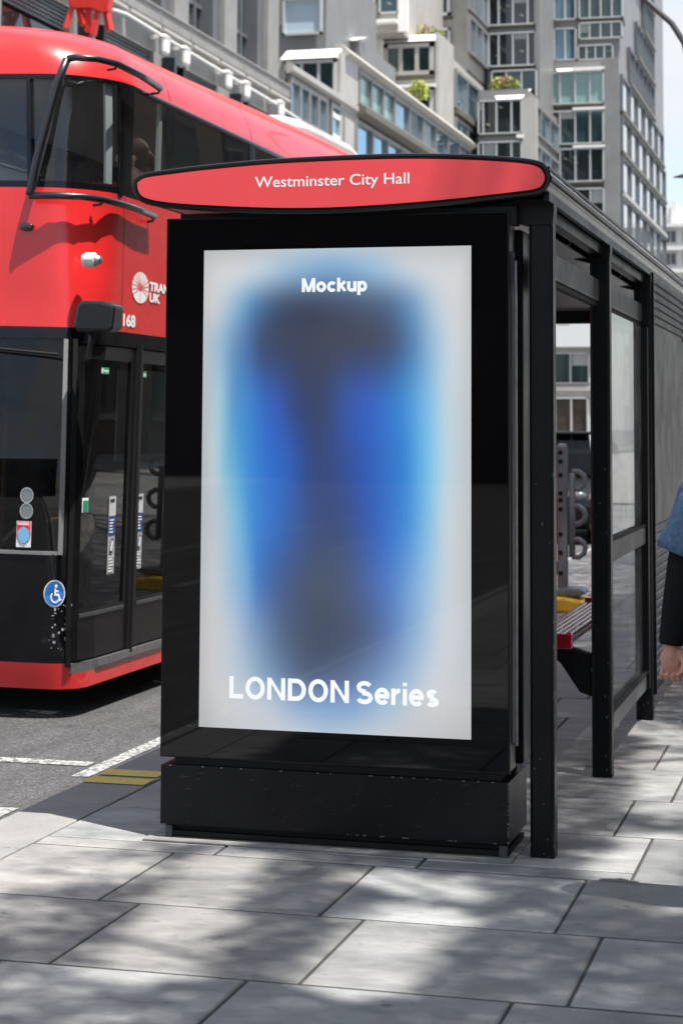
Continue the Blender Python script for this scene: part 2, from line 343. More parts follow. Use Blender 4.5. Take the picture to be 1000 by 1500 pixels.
# gutter beads, ribs and soffit under the roof edge
g = MB(); g.bar((-1.128, 7.22, 2.47), (-1.128, 13.28, 2.47), .02, .035); g.bar((-1.175, 7.42, 2.43), (-1.175, 13.25, 2.43), .05, .05)
g.tube([(-1.118, 7.2, 2.575), (-1.118, 13.3, 2.575)], .007, 6); g.tube([(-1.108, 7.2, 2.535), (-1.108, 13.3, 2.535)], .006, 6)
g.build('gutter', BLACK, sh)
g = MB(); g.box(-2.70, -2.64, 8.2, 13.15, 2.30, 2.46); g.build('kerb_side_beam', BLACK, sh)
g = MB(); g.prism(inset(OUT, .012), 'y', 7.176, 7.189); name_board = g.build('name_board', SIGNRED, sh)
vs, fs = text_mesh('Westminster City Hall', 1, .008)
iv = sorted((min(vs[i].x for i in f), max(vs[i].x for i in f)) for f in fs); gaps = []; m = iv[0][1]
for a, b in iv:
    if a > m: gaps.append((a-m, (a+m)/2))
    m = max(m, b)
cut = sorted(c for _, c in sorted(gaps)[-2:]); x0_, x1_ = iv[0][0], m
for k in range(3):
    lo, hi = ([-9]+cut)[k], (cut+[99])[k]; g = MB()
    g.add([(-2.265+(v.x-x0_)*.617/(x1_-x0_), 7.1755, 2.5275+v.y*.044/.729) for v in vs], [f for f in fs if lo < vs[f[0]].x < hi])
    used = sorted({i for f in g.f for i in f}); mp_ = {i: n for n, i in enumerate(used)}; g.v = [g.v[i] for i in used]; g.f = [[mp_[i] for i in f] for f in g.f]
    g.build('name_lettering', WHITEPAINT, name_board)
for k in range(7):
    g = MB(); g.box(-2.68, -1.22, 7.5+.95*k, 7.54+.95*k, 2.40, 2.437); g.build('roof_beam', BLACK, sh)
g = MB(); g.box(-2.68, -1.25, 13.16, 13.26, 2.31, 2.42); g.build('end_beam', BLACK, sh)
g = MB(); g.box(-2.6, -1.25, 7.26, 7.34, 2.37, 2.44); g.build('front_beam', BLACK, sh)
g = MB(); g.box(-2.64, -1.23, 7.36, 13.15, 2.392, 2.398); g.build('ceiling', mat('grey_ceiling_sheet', (.22, .225, .235), .22, vary=.3, vscale=3), sh)
for y in (7.365, 9.1, 10.93, 13.12):
    g = MB(); c_ = .012; g.prism([(-1.213+c_,y-.046),(-1.121-c_,y-.046),(-1.121-c_*.3,y-.046+c_*.3),(-1.121,y-.046+c_),(-1.121,y+.046-c_),(-1.121-c_,y+.046),(-1.213+c_,y+.046),(-1.213,y+.046-c_),(-1.213,y-.046+c_),(-1.213+c_*.3,y-.046+c_*.3)], 'z', 0, 2.37)
    rq = random.Random(int(y*10))
    for k in range(26):
        z = rq.random()**1.6*1.5; d = rq.uniform(.002, .006)
        if k % 2: x = rq.choice((-1.212, -1.1215))+rq.uniform(-.002, .002); g.box(x-.001, x+.001, y-.0468, y-.0440, z, z+d*2.5, 1)
        else: x = rq.uniform(-1.205, -1.13); g.box(x, x+d*.7, y-.0465, y-.0455, z, z+d*rq.uniform(.5, 2), 1)
    po_ = g.build('post', [BLACK, mat('chipped_paint', (.13, .135, .14), .5)], sh, bevel=0)
    g = MB(); g.prism([(-1.24,2.475),(-1.118,2.475),(-1.116,2.43),(-1.122,2.37),(-1.212,2.37),(-1.40,2.42),(-1.40,2.45)], 'y', y-.04, y+.04); g.build('bracket', BLACK, po_, bevel=.004)
for y0, y1 in ((7.42, 9.045), (9.15, 10.88)):
    g = MB(); g.box(-1.213, -1.166, y0, y1, 2.188, 2.292); g.box(-1.209, -1.172, y0, y1, 2.165, 2.187, 1); g.build('header_rail', [GREYMETAL, BLACK_RUBBER], sh, bevel=.008)
g = MB(); g.box(-1.176, -1.166, 9.15, 10.88, .27, 2.163); g.build('glass_panel', CLEAR, sh)
g = MB(); g.box(-1.2, -1.145, 9.15, 10.88, .965, 1.062); g.box(-1.19, -1.14, 9.15, 10.88, 1.063, 1.075, 1); g.build('middle_rail', [GREYMETAL, BLACK_RUBBER], sh, bevel=.006)
g = MB(); g.box(-1.2, -1.145, 9.15, 10.88, .175, .262); g.box(-1.19, -1.135, 9.15, 10.88, .263, .28, 1); g.build('bottom_rail', [STEEL, BLACK_RUBBER], sh, bevel=.006)
g = MB(); g.box(-1.205, -1.13, 10.80, 10.88, .18, 2.16); g.build('glass_frame', BLACK, sh, bevel=.005)
g = MB(); g.box(-1.20, -1.125, 10.98, 13.07, .13, 2.47, 0)
for z in [.17+.047*k for k in range(19)]+[2.19+.046*k for k in range(6)]:
    g.prism([(-1.126, z), (-1.112, z+.006), (-1.112, z+.03), (-1.126, z+.04)], 'y', 10.99, 13.06, 1)
for y in (10.965, 13.06): g.box(-1.2, -1.108, y, y+.03, .13, 2.475, 0)
lp = g.build('louvre_panel', [BLACK, GREYMETAL], sh)
g = MB(); g.box(-1.124, -1.109, 10.99, 13.05, 1.075, 2.155)
g.build('poster_board', mat('scratched_grey_board', (.055, .058, .064), .38, spec=.35, vary=.22, vscale=3, rvary=.12), lp)
# perch bench on two brackets
bench = MB()
for k in range(6): bench.box(-1.30-.034*k, -1.275-.034*k, 8.86, 10.75, .655-.004*k, .672-.004*k)
bench.box(-1.475, -1.27, 8.84, 8.87, .60, .668); bench.box(-1.475, -1.27, 10.74, 10.77, .60, .668); bench.box(-1.46, -1.285, 8.88, 10.74, .615, .645)
b_ = bench.build('bench', mat('red_bench_metal', (.24, .008, .016), .22, coat=.6, vary=.25, vscale=8), sh, bevel=.006)
for y in (9.1, 10.6):
    g = MB(); g.prism([(-1.21,.36),(-1.21,.56),(-1.46,.615),(-1.47,.59),(-1.36,.51),(-1.27,.38)], 'y', y-.03, y+.03); g.build('bracket', BLACK, b_, bevel=.008)

# ------------------------------------------------------------------ advertising display
ad = thing('advertising_display', 'tall black digital display with a blurred blue poster at the shelter end', 'advert display', (-1.963, 7.24, 0))
pm = MB(); pm.box(-2.647, -1.279, 7.242, 7.64, .058, .283)
rr = random.Random(3); g = pm                       # paint worn off along the plinth edges, and scratches
for k in range(120):
    e = rr.random(); s = rr.uniform(.002, .008)
    if e < .35: z = rr.uniform(.06, .28); g.box(-1.284, -1.2787, 7.2408, 7.2432, z, z+s*1.4, 1)
    elif e < .5: x = rr.uniform(-2.64, -1.29); g.box(x, x+s*1.5, 7.2408, 7.2425, .2805, .2835, 1)
    elif e < .6: x = rr.uniform(-1.9, -1.3); g.box(x, x+s*2, 7.2409, 7.242, .058, .061, 1)
    else:
        x = rr.uniform(-2.62, -1.3); z = rr.uniform(.07, .27); a = rr.uniform(-.5, .8); d = rr.uniform(.004, .025)
        g.bar((x, 7.2418, z), (x+d*math.cos(a), 7.2418, z+d*math.sin(a)*.5), .0008, .0008, 2)
pl = pm.build('plinth', [BLACK, mat('worn_paint_edge', (.13, .132, .135), .5), mat('scratched_paint', (.045, .046, .05), .5)], ad)
g = MB(); g.box(-2.615, -1.30, 7.29, 7.6, 0, .057); g.box(-2.63, -1.285, 7.268, 7.62, .012, .03); g.build('plinth_foot', BLACK_RUBBER, pl)
for x0, x1, y0 in ((-2.633, -2.606, 7.262), (-1.318, -1.288, 7.256)):
    g = MB(); g.box(x0, x1, y0, 7.285, 0, .05); g.build('fixing', GREYMETAL, pl)
g = MB(); g.box(-2.7, -1.26, 7.19, 7.66, .001, .006); g.build('floor_plate', mat('plinth_mortar', (.20, .20, .195), .8, vary=.25, vscale=9, bump=.3, bscale=150), ad)
g = MB(); g.box(-2.60, -1.31, 7.27, 7.6, .284, .318); g.build('neck', BLACK_RUBBER, ad)
g = MB(); g.box(-2.651, -1.279, 7.25, 7.40, .316, 2.418); g.box(-2.655, -1.275, 7.25, 7.262, .312, 2.421)
cas = g.build('casing', mat('casing_black', (.005, .005, .006), .3, spec=.3, vary=.3), ad, bevel=.003)
g = MB(); g.box(-2.60, -1.31, 7.40, 7.45, .32, 2.40); g.box(-2.63, -1.258, 7.45, 7.62, .318, 2.37); rc = g.build('rear_casing', BLACK, ad, bevel=.012)
g = MB(); g.box(-1.2585, -1.2565, 7.585, 7.605, .33, 2.35); g.build('trim_strip', STEEL, rc)
g = MB(); g.box(-1.279, -1.272, 7.30, 7.36, .42, 2.27); g.box(-1.274, -1.266, 7.36, 7.375, .40, 2.24, 1); g.build('hinge_strip', [GREYMETAL, STEEL], cas)
# black front glass around the picture, then the lit picture itself
AX0, AX1, AZ0, AZ1 = -2.4955, -1.4215, .434, 2.291
g = MB()
for x0, x1, z0, z1 in ((-2.648, AX0, .319, 2.415), (AX1, -1.282, .319, 2.415), (AX0, AX1, .319, AZ0), (AX0, AX1, AZ1, 2.415)): g.add([(x0,7.2475,z0),(x1,7.2475,z0),(x1,7.2475,z1),(x0,7.2475,z1)], [(0,1,2,3)])
g.build('front_glass', mat('black_front_glass', (.0025, .0025, .003), .02, spec=.34), ad)
ROWS = [(0, [(0,188),(.1,192),(.25,(195,200,204)),(.5,(182,200,214)),(.75,200),(1,192)]),
 (.05, [(0,200),(.08,216),(.2,(195,208,220)),(.35,(140,175,205)),(.5,(120,160,200)),(.65,(150,185,215)),(.8,(205,212,218)),(.95,216),(1,196)]),
 (.12, [(0,197),(.04,208),(.09,(175,197,213)),(.15,(120,165,200)),(.2,(80,125,170)),(.29,(62,80,112)),(.4,(58,67,90)),(.5,(62,73,98)),(.6,(70,86,113)),(.7,(80,105,140)),(.78,(108,148,188)),(.86,(182,202,216)),(.93,216),(1,200)]),
 (.2, [(0,192),(.064,(152,187,210)),(.12,(105,145,188)),(.176,(70,105,160)),(.23,(54,70,107)),(.34,(52,59,83)),(.5,(57,62,80)),(.6,(58,64,87)),(.7,(62,76,109)),(.78,(78,122,170)),(.86,(152,188,217)),(.93,(208,216,222)),(1,200)]),
 (.32, [(0,188),(.064,(165,200,215)),(.12,(85,150,205)),(.176,(58,128,203)),(.23,(45,100,188)),(.29,(45,80,168)),(.37,(45,60,108)),(.46,(48,60,100)),(.55,(46,78,160)),(.63,(46,88,185)),(.74,(52,127,206)),(.83,(112,180,228)),(.91,(192,214,226)),(1,198)]),
 (.44, [(0,185),(.05,(185,206,214)),(.1,(115,182,215)),(.176,(57,138,212)),(.25,(40,105,203)),(.33,(38,86,180)),(.4,(40,65,130)),(.46,(44,62,115)),(.54,(42,70,145)),(.61,(38,82,177)),(.69,(42,105,198)),(.76,(48,130,213)),(.84,(112,190,234)),(.91,(187,214,229)),(1,196)]),
 (.565, [(0,186),(.065,(182,198,207)),(.14,(112,180,220)),(.2,(56,132,210)),(.29,(38,100,190)),(.36,(42,80,150)),(.45,(44,64,115)),(.54,(44,66,125)),(.65,(38,87,182)),(.76,(56,132,214)),(.84,(122,186,228)),(.91,(197,213,222)),(1,196)]),
 (.69, [(0,188),(.05,(200,204,208)),(.1,(165,195,215)),(.176,(108,162,212)),(.22,(62,116,190)),(.33,(57,80,130)),(.44,(60,72,96)),(.55,(62,78,115)),(.64,(62,95,165)),(.72,(75,125,200)),(.84,(150,192,224)),(.91,(200,211,219)),(1,196)]),
 (.8, [(0,190),(.06,204),(.13,(178,195,213)),(.22,(115,145,185)),(.32,(72,92,125)),(.42,(58,70,92)),(.5,(58,69,92)),(.6,(66,82,120)),(.7,(86,118,172)),(.8,(140,176,212)),(.9,(205,211,217)),(1,196)]),
 (.88, [(0,188),(.06,206),(.16,(178,195,213)),(.28,(110,140,172)),(.4,(74,90,120)),(.52,(74,92,128)),(.64,(98,128,172)),(.76,(150,178,210)),(.87,(205,210,216)),(1,196)]),
 (.94, [(0,186),(.1,208),(.25,(185,195,210)),(.4,(125,155,195)),(.55,(120,156,202)),(.7,(165,190,214)),(.85,208),(1,196)]),
 (1, [(0,176),(.1,196),(.3,(200,205,212)),(.5,(180,198,214)),(.7,(202,206,210)),(1,186)])]
def rgb(c): return Vector((c, c, c)) if not isinstance(c, tuple) else Vector(c)
def hermite(xs, ys, t):
    for i in range(len(xs)-1):
        if t <= xs[i+1] or i == len(xs)-2:
            u = max(0, min(1, (t-xs[i])/(xs[i+1]-xs[i]))); h = xs[i+1]-xs[i]
            m0 = (ys[i+1]-ys[max(0, i-1)])/(xs[i+1]-xs[max(0, i-1)]); m1 = (ys[min(len(xs)-1, i+2)]-ys[i])/(xs[min(len(xs)-1, i+2)]-xs[i])
            return ys[i]*(2*u**3-3*u**2+1)+m0*h*(u**3-2*u**2+u)+ys[i+1]*(-2*u**3+3*u**2)+m1*h*(u**3-u**2)
def picture(s, t):
    ys = [hermite([p for p, c in r], [rgb(c) for p, c in r], s) for _, r in ROWS]
    return hermite([y for y, _ in ROWS], ys, t)
NU, NV = 60, 100; g = MB()
vs = [(AX0+(AX1-AX0)*i/NU, 7.2475, AZ1+(AZ0-AZ1)*j/NV) for j in range(NV+1) for i in range(NU+1)]
g.add(vs, [(j*(NU+1)+i, (j+1)*(NU+1)+i, (j+1)*(NU+1)+i+1, j*(NU+1)+i+1) for j in range(NV) for i in range(NU)])
scm = mat('lit_screen', (.002, .002, .002), .02, spec=.34)
n_ = scm.node_tree.nodes; at_ = n_.new('ShaderNodeAttribute'); at_.attribute_name = 'picture'; pb_ = n_['Principled BSDF']
scm.node_tree.links.new(at_.outputs['Color'], pb_.inputs['Emission Color']); pb_.inputs['Emission Strength'].default_value = .98/2**EXPO
screen = g.build('screen', scm, ad)
ca = screen.data.color_attributes.new('picture', 'FLOAT_COLOR', 'POINT')
for j in range(NV+1):
    for i in range(NU+1):
        c = picture(i/NU, j/NV); c = c*.89+Vector((172, 190, 212))*.11; ca.data[j*(NU+1)+i].color = (*lin([max(0, min(255, k)) for k in c]), 1)  # pale lift in the colour stands in for reflection on the glass
lit = mat('lit_lettering', (.002, .002, .002), .02); pb_ = lit.node_tree.nodes['Principled BSDF']
pb_.inputs['Emission Color'].default_value = (.90, .94, .98, 1); pb_.inputs['Emission Strength'].default_value = 1/2**EXPO
# grotesque letters drawn as strokes of even weight (cap height 1)
def arc(cx, cy, rx, ry, a0, a1, n=18): return [(cx+rx*math.cos(R(a0+(a1-a0)*i/n)), cy+ry*math.sin(R(a0+(a1-a0)*i/n))) for i in range(n+1)]
def glyph(ch, w):
    h = w/2; X = .735; b = h
    if ch == 'M': return 1.0, [[(b,0),(b,1)], [(1.0-b,0),(1.0-b,1)], [(b*1.15,1.05),(.5,-.02)], [(1.0-b*1.15,1.05),(.5,-.02)]]
    if ch == 'L': return .66, [[(b,0),(b,1)], [(b,h),(.66,h)]]
    if ch == 'N': return .86, [[(b,0),(b,1)], [(.86-b,0),(.86-b,1)], [(b*.95,1.08),(.86-b*.95,-.08)]]
    if ch == 'O': return .92, [arc(.46,.5,.46-h,.52-h,90,450,36)]
    if ch == 'D': return .86, [[(b,0),(b,1)], [(b,h)]+arc(.40,.5,.46-h,.5-h,-90,90,20)+[(b,1-h)]]
    if ch == 'S': return .80, [arc(.40,.735,.37-h,.285-h,22,265,22)+arc(.40,.275,.40-h,.295-h,92,-160,24)]
    if ch == 'o': return .74, [arc(.37,X/2,.37-h,X/2+.02-h,90,450,30)]
    if ch == 'c': return .68, [arc(.37,X/2,.37-h,X/2+.02-h,42,318,26)]
    if ch == 'e': return .70, [[(.05+h*.6,.37),(.69,.37)], arc(.36,X/2,.36-h,X/2+.02-h,0,320,28)]
    if ch == 'k': return .68, [[(b,0),(b,1)], [(b,.30),(.64-h*.5,X)], [(.30,.42),(.66-h*.5,0)]]
    if ch == 'u': return .68, [[(b,X)]+arc(.34,.28,.34-h,.30-h,180,360,16)+[(.68-b,X)], [(.68-b,0),(.68-b,X)]]
    if ch == 'p': return .72, [[(b,-.26),(b,X)], arc(.37,X/2,.35-h,X/2+.02-h,90,450,28)]
    if ch == 'r': return .46, [[(b,0),(b,X)], arc(.44,.36,.44-h,X/2+.02-h,180,92,12)]
    if ch == 'i': return w, [[(b,0),(b,X)], [(b,.86),(b,1.01)]]
    if ch == 's': return .62, [arc(.31,.545,.27-h,.215-h,25,265,18)+arc(.31,.20,.31-h,.22-h,92,-155,20)]
    return .3, []
def stroke(mb, pts, w, f, mi=0):
    n = len(pts); L = []; closed = n > 8 and (Vector(pts[0])-Vector(pts[-1])).length < 1e-4
    P = [Vector(p) for p in pts]; vs = []
    for i in range(n):
        a = P[i-1] if i else (P[-2] if closed else None); c = P[i+1] if i < n-1 else (P[1] if closed else None)
        d1 = (P[i]-a).normalized() if a is not None else None; d2 = (c-P[i]).normalized() if c is not None else None
        t = ((d1 or d2)+(d2 or d1)).normalized(); nn = Vector((-t.y, t.x)); k = 1/max(.5, abs(t.dot(d1 or d2)))
        vs += [f(P[i]+nn*w/2*k), f(P[i]-nn*w/2*k)]
    mb.add(vs, [(2*i, 2*i+1, 2*i+3, 2*i+2) for i in range(n-1)], mi)
def word(txt, x0, z0, width, cap, y, w, name, m, parent, gap=.1, slope=0):
    adv = sum(glyph(c, w)[0]+gap for c in txt)-gap; sx = width/adv; x = 0; g = MB(); k = 0
    for c in txt:
        a, st = glyph(c, w)
        for s_ in st:
            stroke(g, s_, w, lambda p: (x0+(x+p.x)*sx, y-.00012*(k % 5), z0+(max(0, min(1, p.y)) if c in 'MNLk' else p.y)*cap)); k += 1
        x += a+gap
    return g.build(name, m, parent)
word('Mockup', -2.092, 2.121, .262, .054, 7.2462, .235, 'lettering', lit, screen, .06)
word('LONDON', -2.372, .549, .478, .084, 7.2462, .2, 'lettering', lit, screen, .115)
word('Series', -1.866, .5495, .321, .084, 7.2462, .2, 'lettering', lit, screen, .09)

# ------------------------------------------------------------------ double-decker bus (front faces the camera's side of the street)
# local frame: x = 0 kerb side of the body, -2.5 the far side; y = 0 front, 11.2 rear; z = 0 road
BL = 11.2
PR = [(.17,.05,.22,.20,.0), (.5,-.01,.22,.2,0), (1.4,-.03,.22,.2,0), (2.3,.07,.26,.26,0), (3.05,.09,.40,.40,0), (3.6,.15,.46,.46,.0), (3.80,.18,.48,.48,.004), (3.90,.20,.5,.5,.03), (3.98,.23,.52,.54,.075), (4.05,.28,.55,.58,.14), (4.11,.35,.58,.62,.24), (4.16,.45,.60,.68,.37), (4.20,.62,.55,.7,.54), (4.235,.9,.45,.7,.76), (4.255,1.3,.25,.6,1.0)]
def prof(z):
    for a, b in zip(PR, PR[1:]):
        if z <= b[0] or b is PR[-1]:
            t = max(0, min(1, (z-a[0])/(b[0]-a[0]))); return [a[i]+(b[i]-a[i])*t for i in range(1, 5)]
def bus_pt(u, z):
    yf, rx, ry, xs = prof(z)
    p = bus_pt0(u, z, yf, rx, ry, xs)
    if z > 3.85: p.z += (z-3.85)/.40*min(.16, .034*max(0, p.y-1.2))     # the roof climbs gently towards the rear
    return p
def bus_pt0(u, z, yf, rx, ry, xs):
    if u < 0:                                            # front, u = -1 is the centre line
        x = -xs-rx+(u)*(1.25-xs-rx); y = yf-.10*(1-((x+1.25)/1.25)**2)*(1 if z < 4 else .4)
        y += .10*(1-((-xs-rx+1.25)/1.25)**2)*(1 if z < 4 else .4)
        return Vector((x, y, z))
    C = max(1.0, yf+ry+.1)
    if u < 1:
        el = (rx+ry)/2*math.pi/2; L = el+(C-yf-ry); s = u*L
        if s < el: th = s/el*math.pi/2; return Vector((-xs-rx+rx*math.sin(th), yf+ry*(1-math.cos(th)), z))
        return Vector((-xs, yf+ry+(s-el), z))
    return Vector((-xs, C+(u-1)*(BL-C)/(BL-1), z))
def mirror(p): return Vector((-2.5-p.x, p.y, p.z))
def bus_n(u, z):
    a = bus_pt(u+.01, z)-bus_pt(u-.01, z); b = bus_pt(u, z+.01)-bus_pt(u, z-.01); return a.cross(b).normalized()
def bus_surf(u, z, off): return bus_pt(u, z)+bus_n(u, z)*off
def patch(mb, u0, u1, z0, z1, off, nu=6, nz=6, mi=0, far=False, thick=0):
    vs = []; fs = []
    for j in range(nz+1):
        for i in range(nu+1):
            p = bus_surf(u0+(u1-u0)*i/nu, z0+(z1-z0)*j/nz, off); vs.append(mirror(p) if far else p)
    fs = [(j*(nu+1)+i, j*(nu+1)+i+1, (j+1)*(nu+1)+i+1, (j+1)*(nu+1)+i) for j in range(nz) for i in range(nu)]
    if thick:
        n = len(vs)
        for j in range(nz+1):
            for i in range(nu+1):
                p = bus_surf(u0+(u1-u0)*i/nu, z0+(z1-z0)*j/nz, off-thick); vs.append(mirror(p) if far else p)
        e = list(range(nu+1))+[(j+1)*(nu+1)-1 for j in range(1, nz+1)]+[nz*(nu+1)+i for i in range(nu-1, -1, -1)]+[j*(nu+1) for j in range(nz-1, 0, -1)]
        fs += [tuple(n+k for k in f[::-1]) for f in fs]+[(e[k], e[(k+1) % len(e)], n+e[(k+1) % len(e)], n+e[k]) for k in range(len(e))]
    mb.add(vs, fs, mi)
def decal(mb, pts, fs, u0, z0, off=.004, mi=0, k=1):           # flat outline (metres) laid on the body skin
    mb.add([bus_surf(u0+x*k, z0+y, off) for x, y in pts], fs, mi)
def disc(n=28, rx=1, ry=1): return [(rx*math.cos(2*math.pi*i/n), ry*math.sin(2*math.pi*i/n)) for i in range(n)]
UW = [(.02,.52),(.71,1.28),(1.42,3.05),(3.19,4.80),(4.94,6.55),(6.69,8.30),(8.44,10.05)]      # upper side windows
DO = [(.17,.885),(.965,1.75)]                                                              # front door leaves
LW = [(2.0,3.6),(3.75,5.3),(6.9,8.6),(8.75,10.4)]
ucut = sorted(set([-1,-.75,-.5,-.25,-.03,0,.07,.12,.17,.22,.3,.36,.45,.52,.6,.71,.8,.885,.965,1.0,1.28,1.42,1.75,2.0,2.6,3.05,3.19,3.6,3.75,4.2,4.80,4.94,5.3,6,6.55,6.69,6.9,7.6,8.30,8.44,8.6,8.75,9.5,10.05,10.4,10.8,11.2]))
zcut = [.17,.26,.32,.60,.95,1.2,1.5,1.8,2.18,2.2,2.27,2.5,2.8,3.05,3.1,3.14,3.3,3.5,3.68,3.77,3.80,3.85,3.90,3.94,3.98,4.015,4.05,4.08,4.11,4.135,4.16,4.18,4.20,4.22,4.235,4.247,4.255]
def opening(u, z, far):
    if u < -.03 and 3.14 < z < 3.77: return True
    if 3.14 < z < 3.77 and any(a < u < b for a, b in UW): return True
    if u < .12 and .95 < z < 2.2: return True
    if not far and .32 < z < 2.18 and any(a < u < b for a, b in DO): return True
    if 1.2 < z < 2.18 and any(a < u < b for a, b in LW): return True
    return False
def make_bus(loc, label):
    B = thing('double_decker_bus', label, 'bus', loc, None, local=True, rot=(0, R(1.3), 0))
    g = MB()
    for far in (False, True):
        idx = {}
        for j, z in enumerate(zcut):
            for i, u in enumerate(ucut):
                p = bus_pt(u, z); idx[i, j] = len(g.v); g.v.append(tuple(mirror(p) if far else p))
        for j in range(len(zcut)-1):
            for i in range(len(ucut)-1):
                u = (ucut[i]+ucut[i+1])/2; z = (zcut[j]+zcut[j+1])/2
                if opening(u, z, far): continue
                mi = 0
                if z > .32 and z < .95 and u < .17: mi = 1
                if .95 < z < 2.2 and u < .3: mi = 1
                if 2.18 < z < 2.27: mi = 1
                if .32 < z < 2.2 and .17 < u < 1.75 and not far: mi = 1
                if 1.2 < z < 2.27: mi = 1
                if 3.10 < z < 3.80: mi = 1
                if .26 < z < .32 and u > .17 and u < 1.8: mi = 2
                f = [idx[i, j], idx[i+1, j], idx[i+1, j+1], idx[i, j+1]]
                g.f.append(f if not far else f[::-1]); g.m.append(mi)
        if not far: top = [idx[i, len(zcut)-1] for i in range(len(ucut))]; back = [idx[len(ucut)-1, j] for j in range(len(zcut))]
        else: top2 = [idx[i, len(zcut)-1] for i in range(len(ucut))]; back2 = [idx[len(ucut)-1, j] for j in range(len(zcut))]
    for i in range(len(top)-1): g.f.append([top[i], top[i+1], top2[i+1], top2[i]]); g.m.append(0)
    for j in range(len(back)-1): g.f.append([back[j], back2[j], back2[j+1], back[j+1]]); g.m.append(1 if 1.2 < zcut[j] < 2.2 or 3.1 < zcut[j] < 3.8 else 0)
    body = g.build('body', [BUSRED, BUSBLACK, STEEL], B, smooth=True, weld=True)
    # underside, floors, dark interior
    DARK = mat('dark_interior', (.02, .02, .022), .7); FLO = mat('bus_floor', (.06, .06, .065), .6); CREAM = mat('dark_ceiling', (.07, .07, .07), .5)
    g = MB(); g.box(-2.3, -.12, .35, 11.0, .20, .30); g.build('lower_floor', FLO, B)
    g = MB(); g.box(-2.44, -.05, .62, 11.1, 2.24, 2.30); g.build('upper_floor', FLO, B)
    g = MB(); g.box(-2.2, -.3, 1.5, 11.0, 3.99, 4.02); g.build('upper_ceiling', CREAM, B)
    g = MB(); g.box(-2.45, -.75, 2.05, 2.1, .3, 2.2); g.build('bulkhead', DARK, B)
    # glazing
    def win(name, u0, u1, z0, z1, m, far=False, nu=6):
        w = MB(); patch(w, u0, u1, z0, z1, -.006, nu, 5, 0, far); w = w.build(name, m, B, smooth=True); return w
    g = MB(); patch(g, -1, -.03, 3.14, 3.77, -.006, 8, 5); patch(g, -1, -.03, 3.14, 3.77, -.006, 8, 5, 0, True); g.build('upper_windscreen', TINT, B, smooth=True, weld=True)
    g = MB(); patch(g, -1, .12, .95, 2.2, -.006, 10, 6); patch(g, -1, .12, .95, 2.2, -.006, 10, 6, 0, True); ws = g.build('windscreen', TINTDARK, B, smooth=True, weld=True)
    g = MB(); patch(g, .095, .118, .95, 2.2, .006, 1, 8, 0, thick=.02); patch(g, -1, .118, .945, .965, .006, 12, 1, 0, thick=.02); g.build('seal', mat('grey_seal', (.20, .20, .20), .5), ws)
    for far in (False, True):
        for k, (a, b) in enumerate(UW):
            w = win('window', a, b, 3.14, 3.77, TINT, far)
            if not far and k in (0, 1):                    # pale inner pillar beside the pane
                q = MB(); patch(q, b-.07, b-.015, 3.16, 3.78, -.03, 1, 6, 0, thick=.02); q.build('inner_pillar', mat('pale_pillar', (.40, .44, .44), .5), w, smooth=False)
        for a, b in LW: win('window', a, b, 1.2, 2.18, TINTDARK, far)
    g = MB(); patch(g, .525, .56, 3.08, 3.79, .014, 1, 8, 0, thick=.02); g.build('window_pillar', BUSBLACK, B)
    for a, b in DO:
        d = MB()
        for u0, u1, z0, z1 in ((a, a+.055, .33, 2.17), (b-.055, b, .33, 2.17), (a+.055, b-.055, 2.09, 2.17), (a+.055, b-.055, .33, .62)): patch(d, u0, u1, z0, z1, -.008, 3, 8, 0, thick=.03)
        dr = d.build('door', mat('door_frame_black', (.007, .007, .008), .3, spec=.25, vary=.3), B)
        w = MB(); patch(w, a+.055, b-.055, .62, 2.09, -.02, 6, 6); w.build('pane', TINTDARK, dr, smooth=True)
        w = MB(); patch(w, a+.06, b-.06, .58, .60, .0, 3, 1, 0, thick=.01); w.build('kick_strip', GREYMETAL, dr)
    g = MB(); patch(g, .885, .965, .33, 2.2, .006, 2, 8, 0, thick=.03); g.build('door_pillar', mat('door_pillar_grey', (.016, .016, .018), .3, spec=.3), B)
    for u in (.155, .925):                                  # rubber edges
        g = MB(); patch(g, u-.012, u+.012, .30, 2.2, .016, 1, 8, 0, thick=.02); g.build('rubber_edge', BLACK_RUBBER, B)
    # lower skirt under the doors
    g = MB(); patch(g, .17, 1.8, .275, .318, .012, 6, 1, 0, thick=.03); g.build('door_sill', STEEL, B)
    # wheels
    for y in (2.75, 8.6):
        for x in (-.02, -2.48):
            s = 1 if x > -1 else -1
            w = MB(); w.lathe((x-s*.30, y, .48), [(.28, 0), (.44, 0), (.48, .04), (.48, .26), (.45, .30), (.29, .30)] if s > 0 else [(.29, 0), (.45, 0), (.48, -.04), (.48, -.26), (.44, -.30), (.28, -.30)], 'x', 32)
            wh = w.build('wheel', BLACK_RUBBER, B, smooth=False)
            w = MB(); w.lathe((x-s*.02, y, .48), [(.28, 0), (.22, -.05*s), (.1, -.03*s), (.09, .03*s)], 'x', 24); w.build('rim', STEEL, wh)
    # seats on both decks
    SEAT = mat('maroon_seat', (.16, .012, .022), .7, vary=.3, vscale=12)
    for zf, ys in ((2.30, (1.6, 2.6, 3.5, 4.4, 5.3)), (.30, (2.6, 3.5, 4.4))):
        for y in ys:
            for x in (-.55, -1.95):
                s = MB(); s.box(x-.42, x+.42, y-.05, y+.38, zf+.38, zf+.46); s.box(x-.42, x+.42, y+.34, y+.42, zf+.44, zf+1.06)
                s.build('seat', SEAT, B, bevel=.03)
    OR = mat('orange_handrail', (.62, .26, .07), .4)
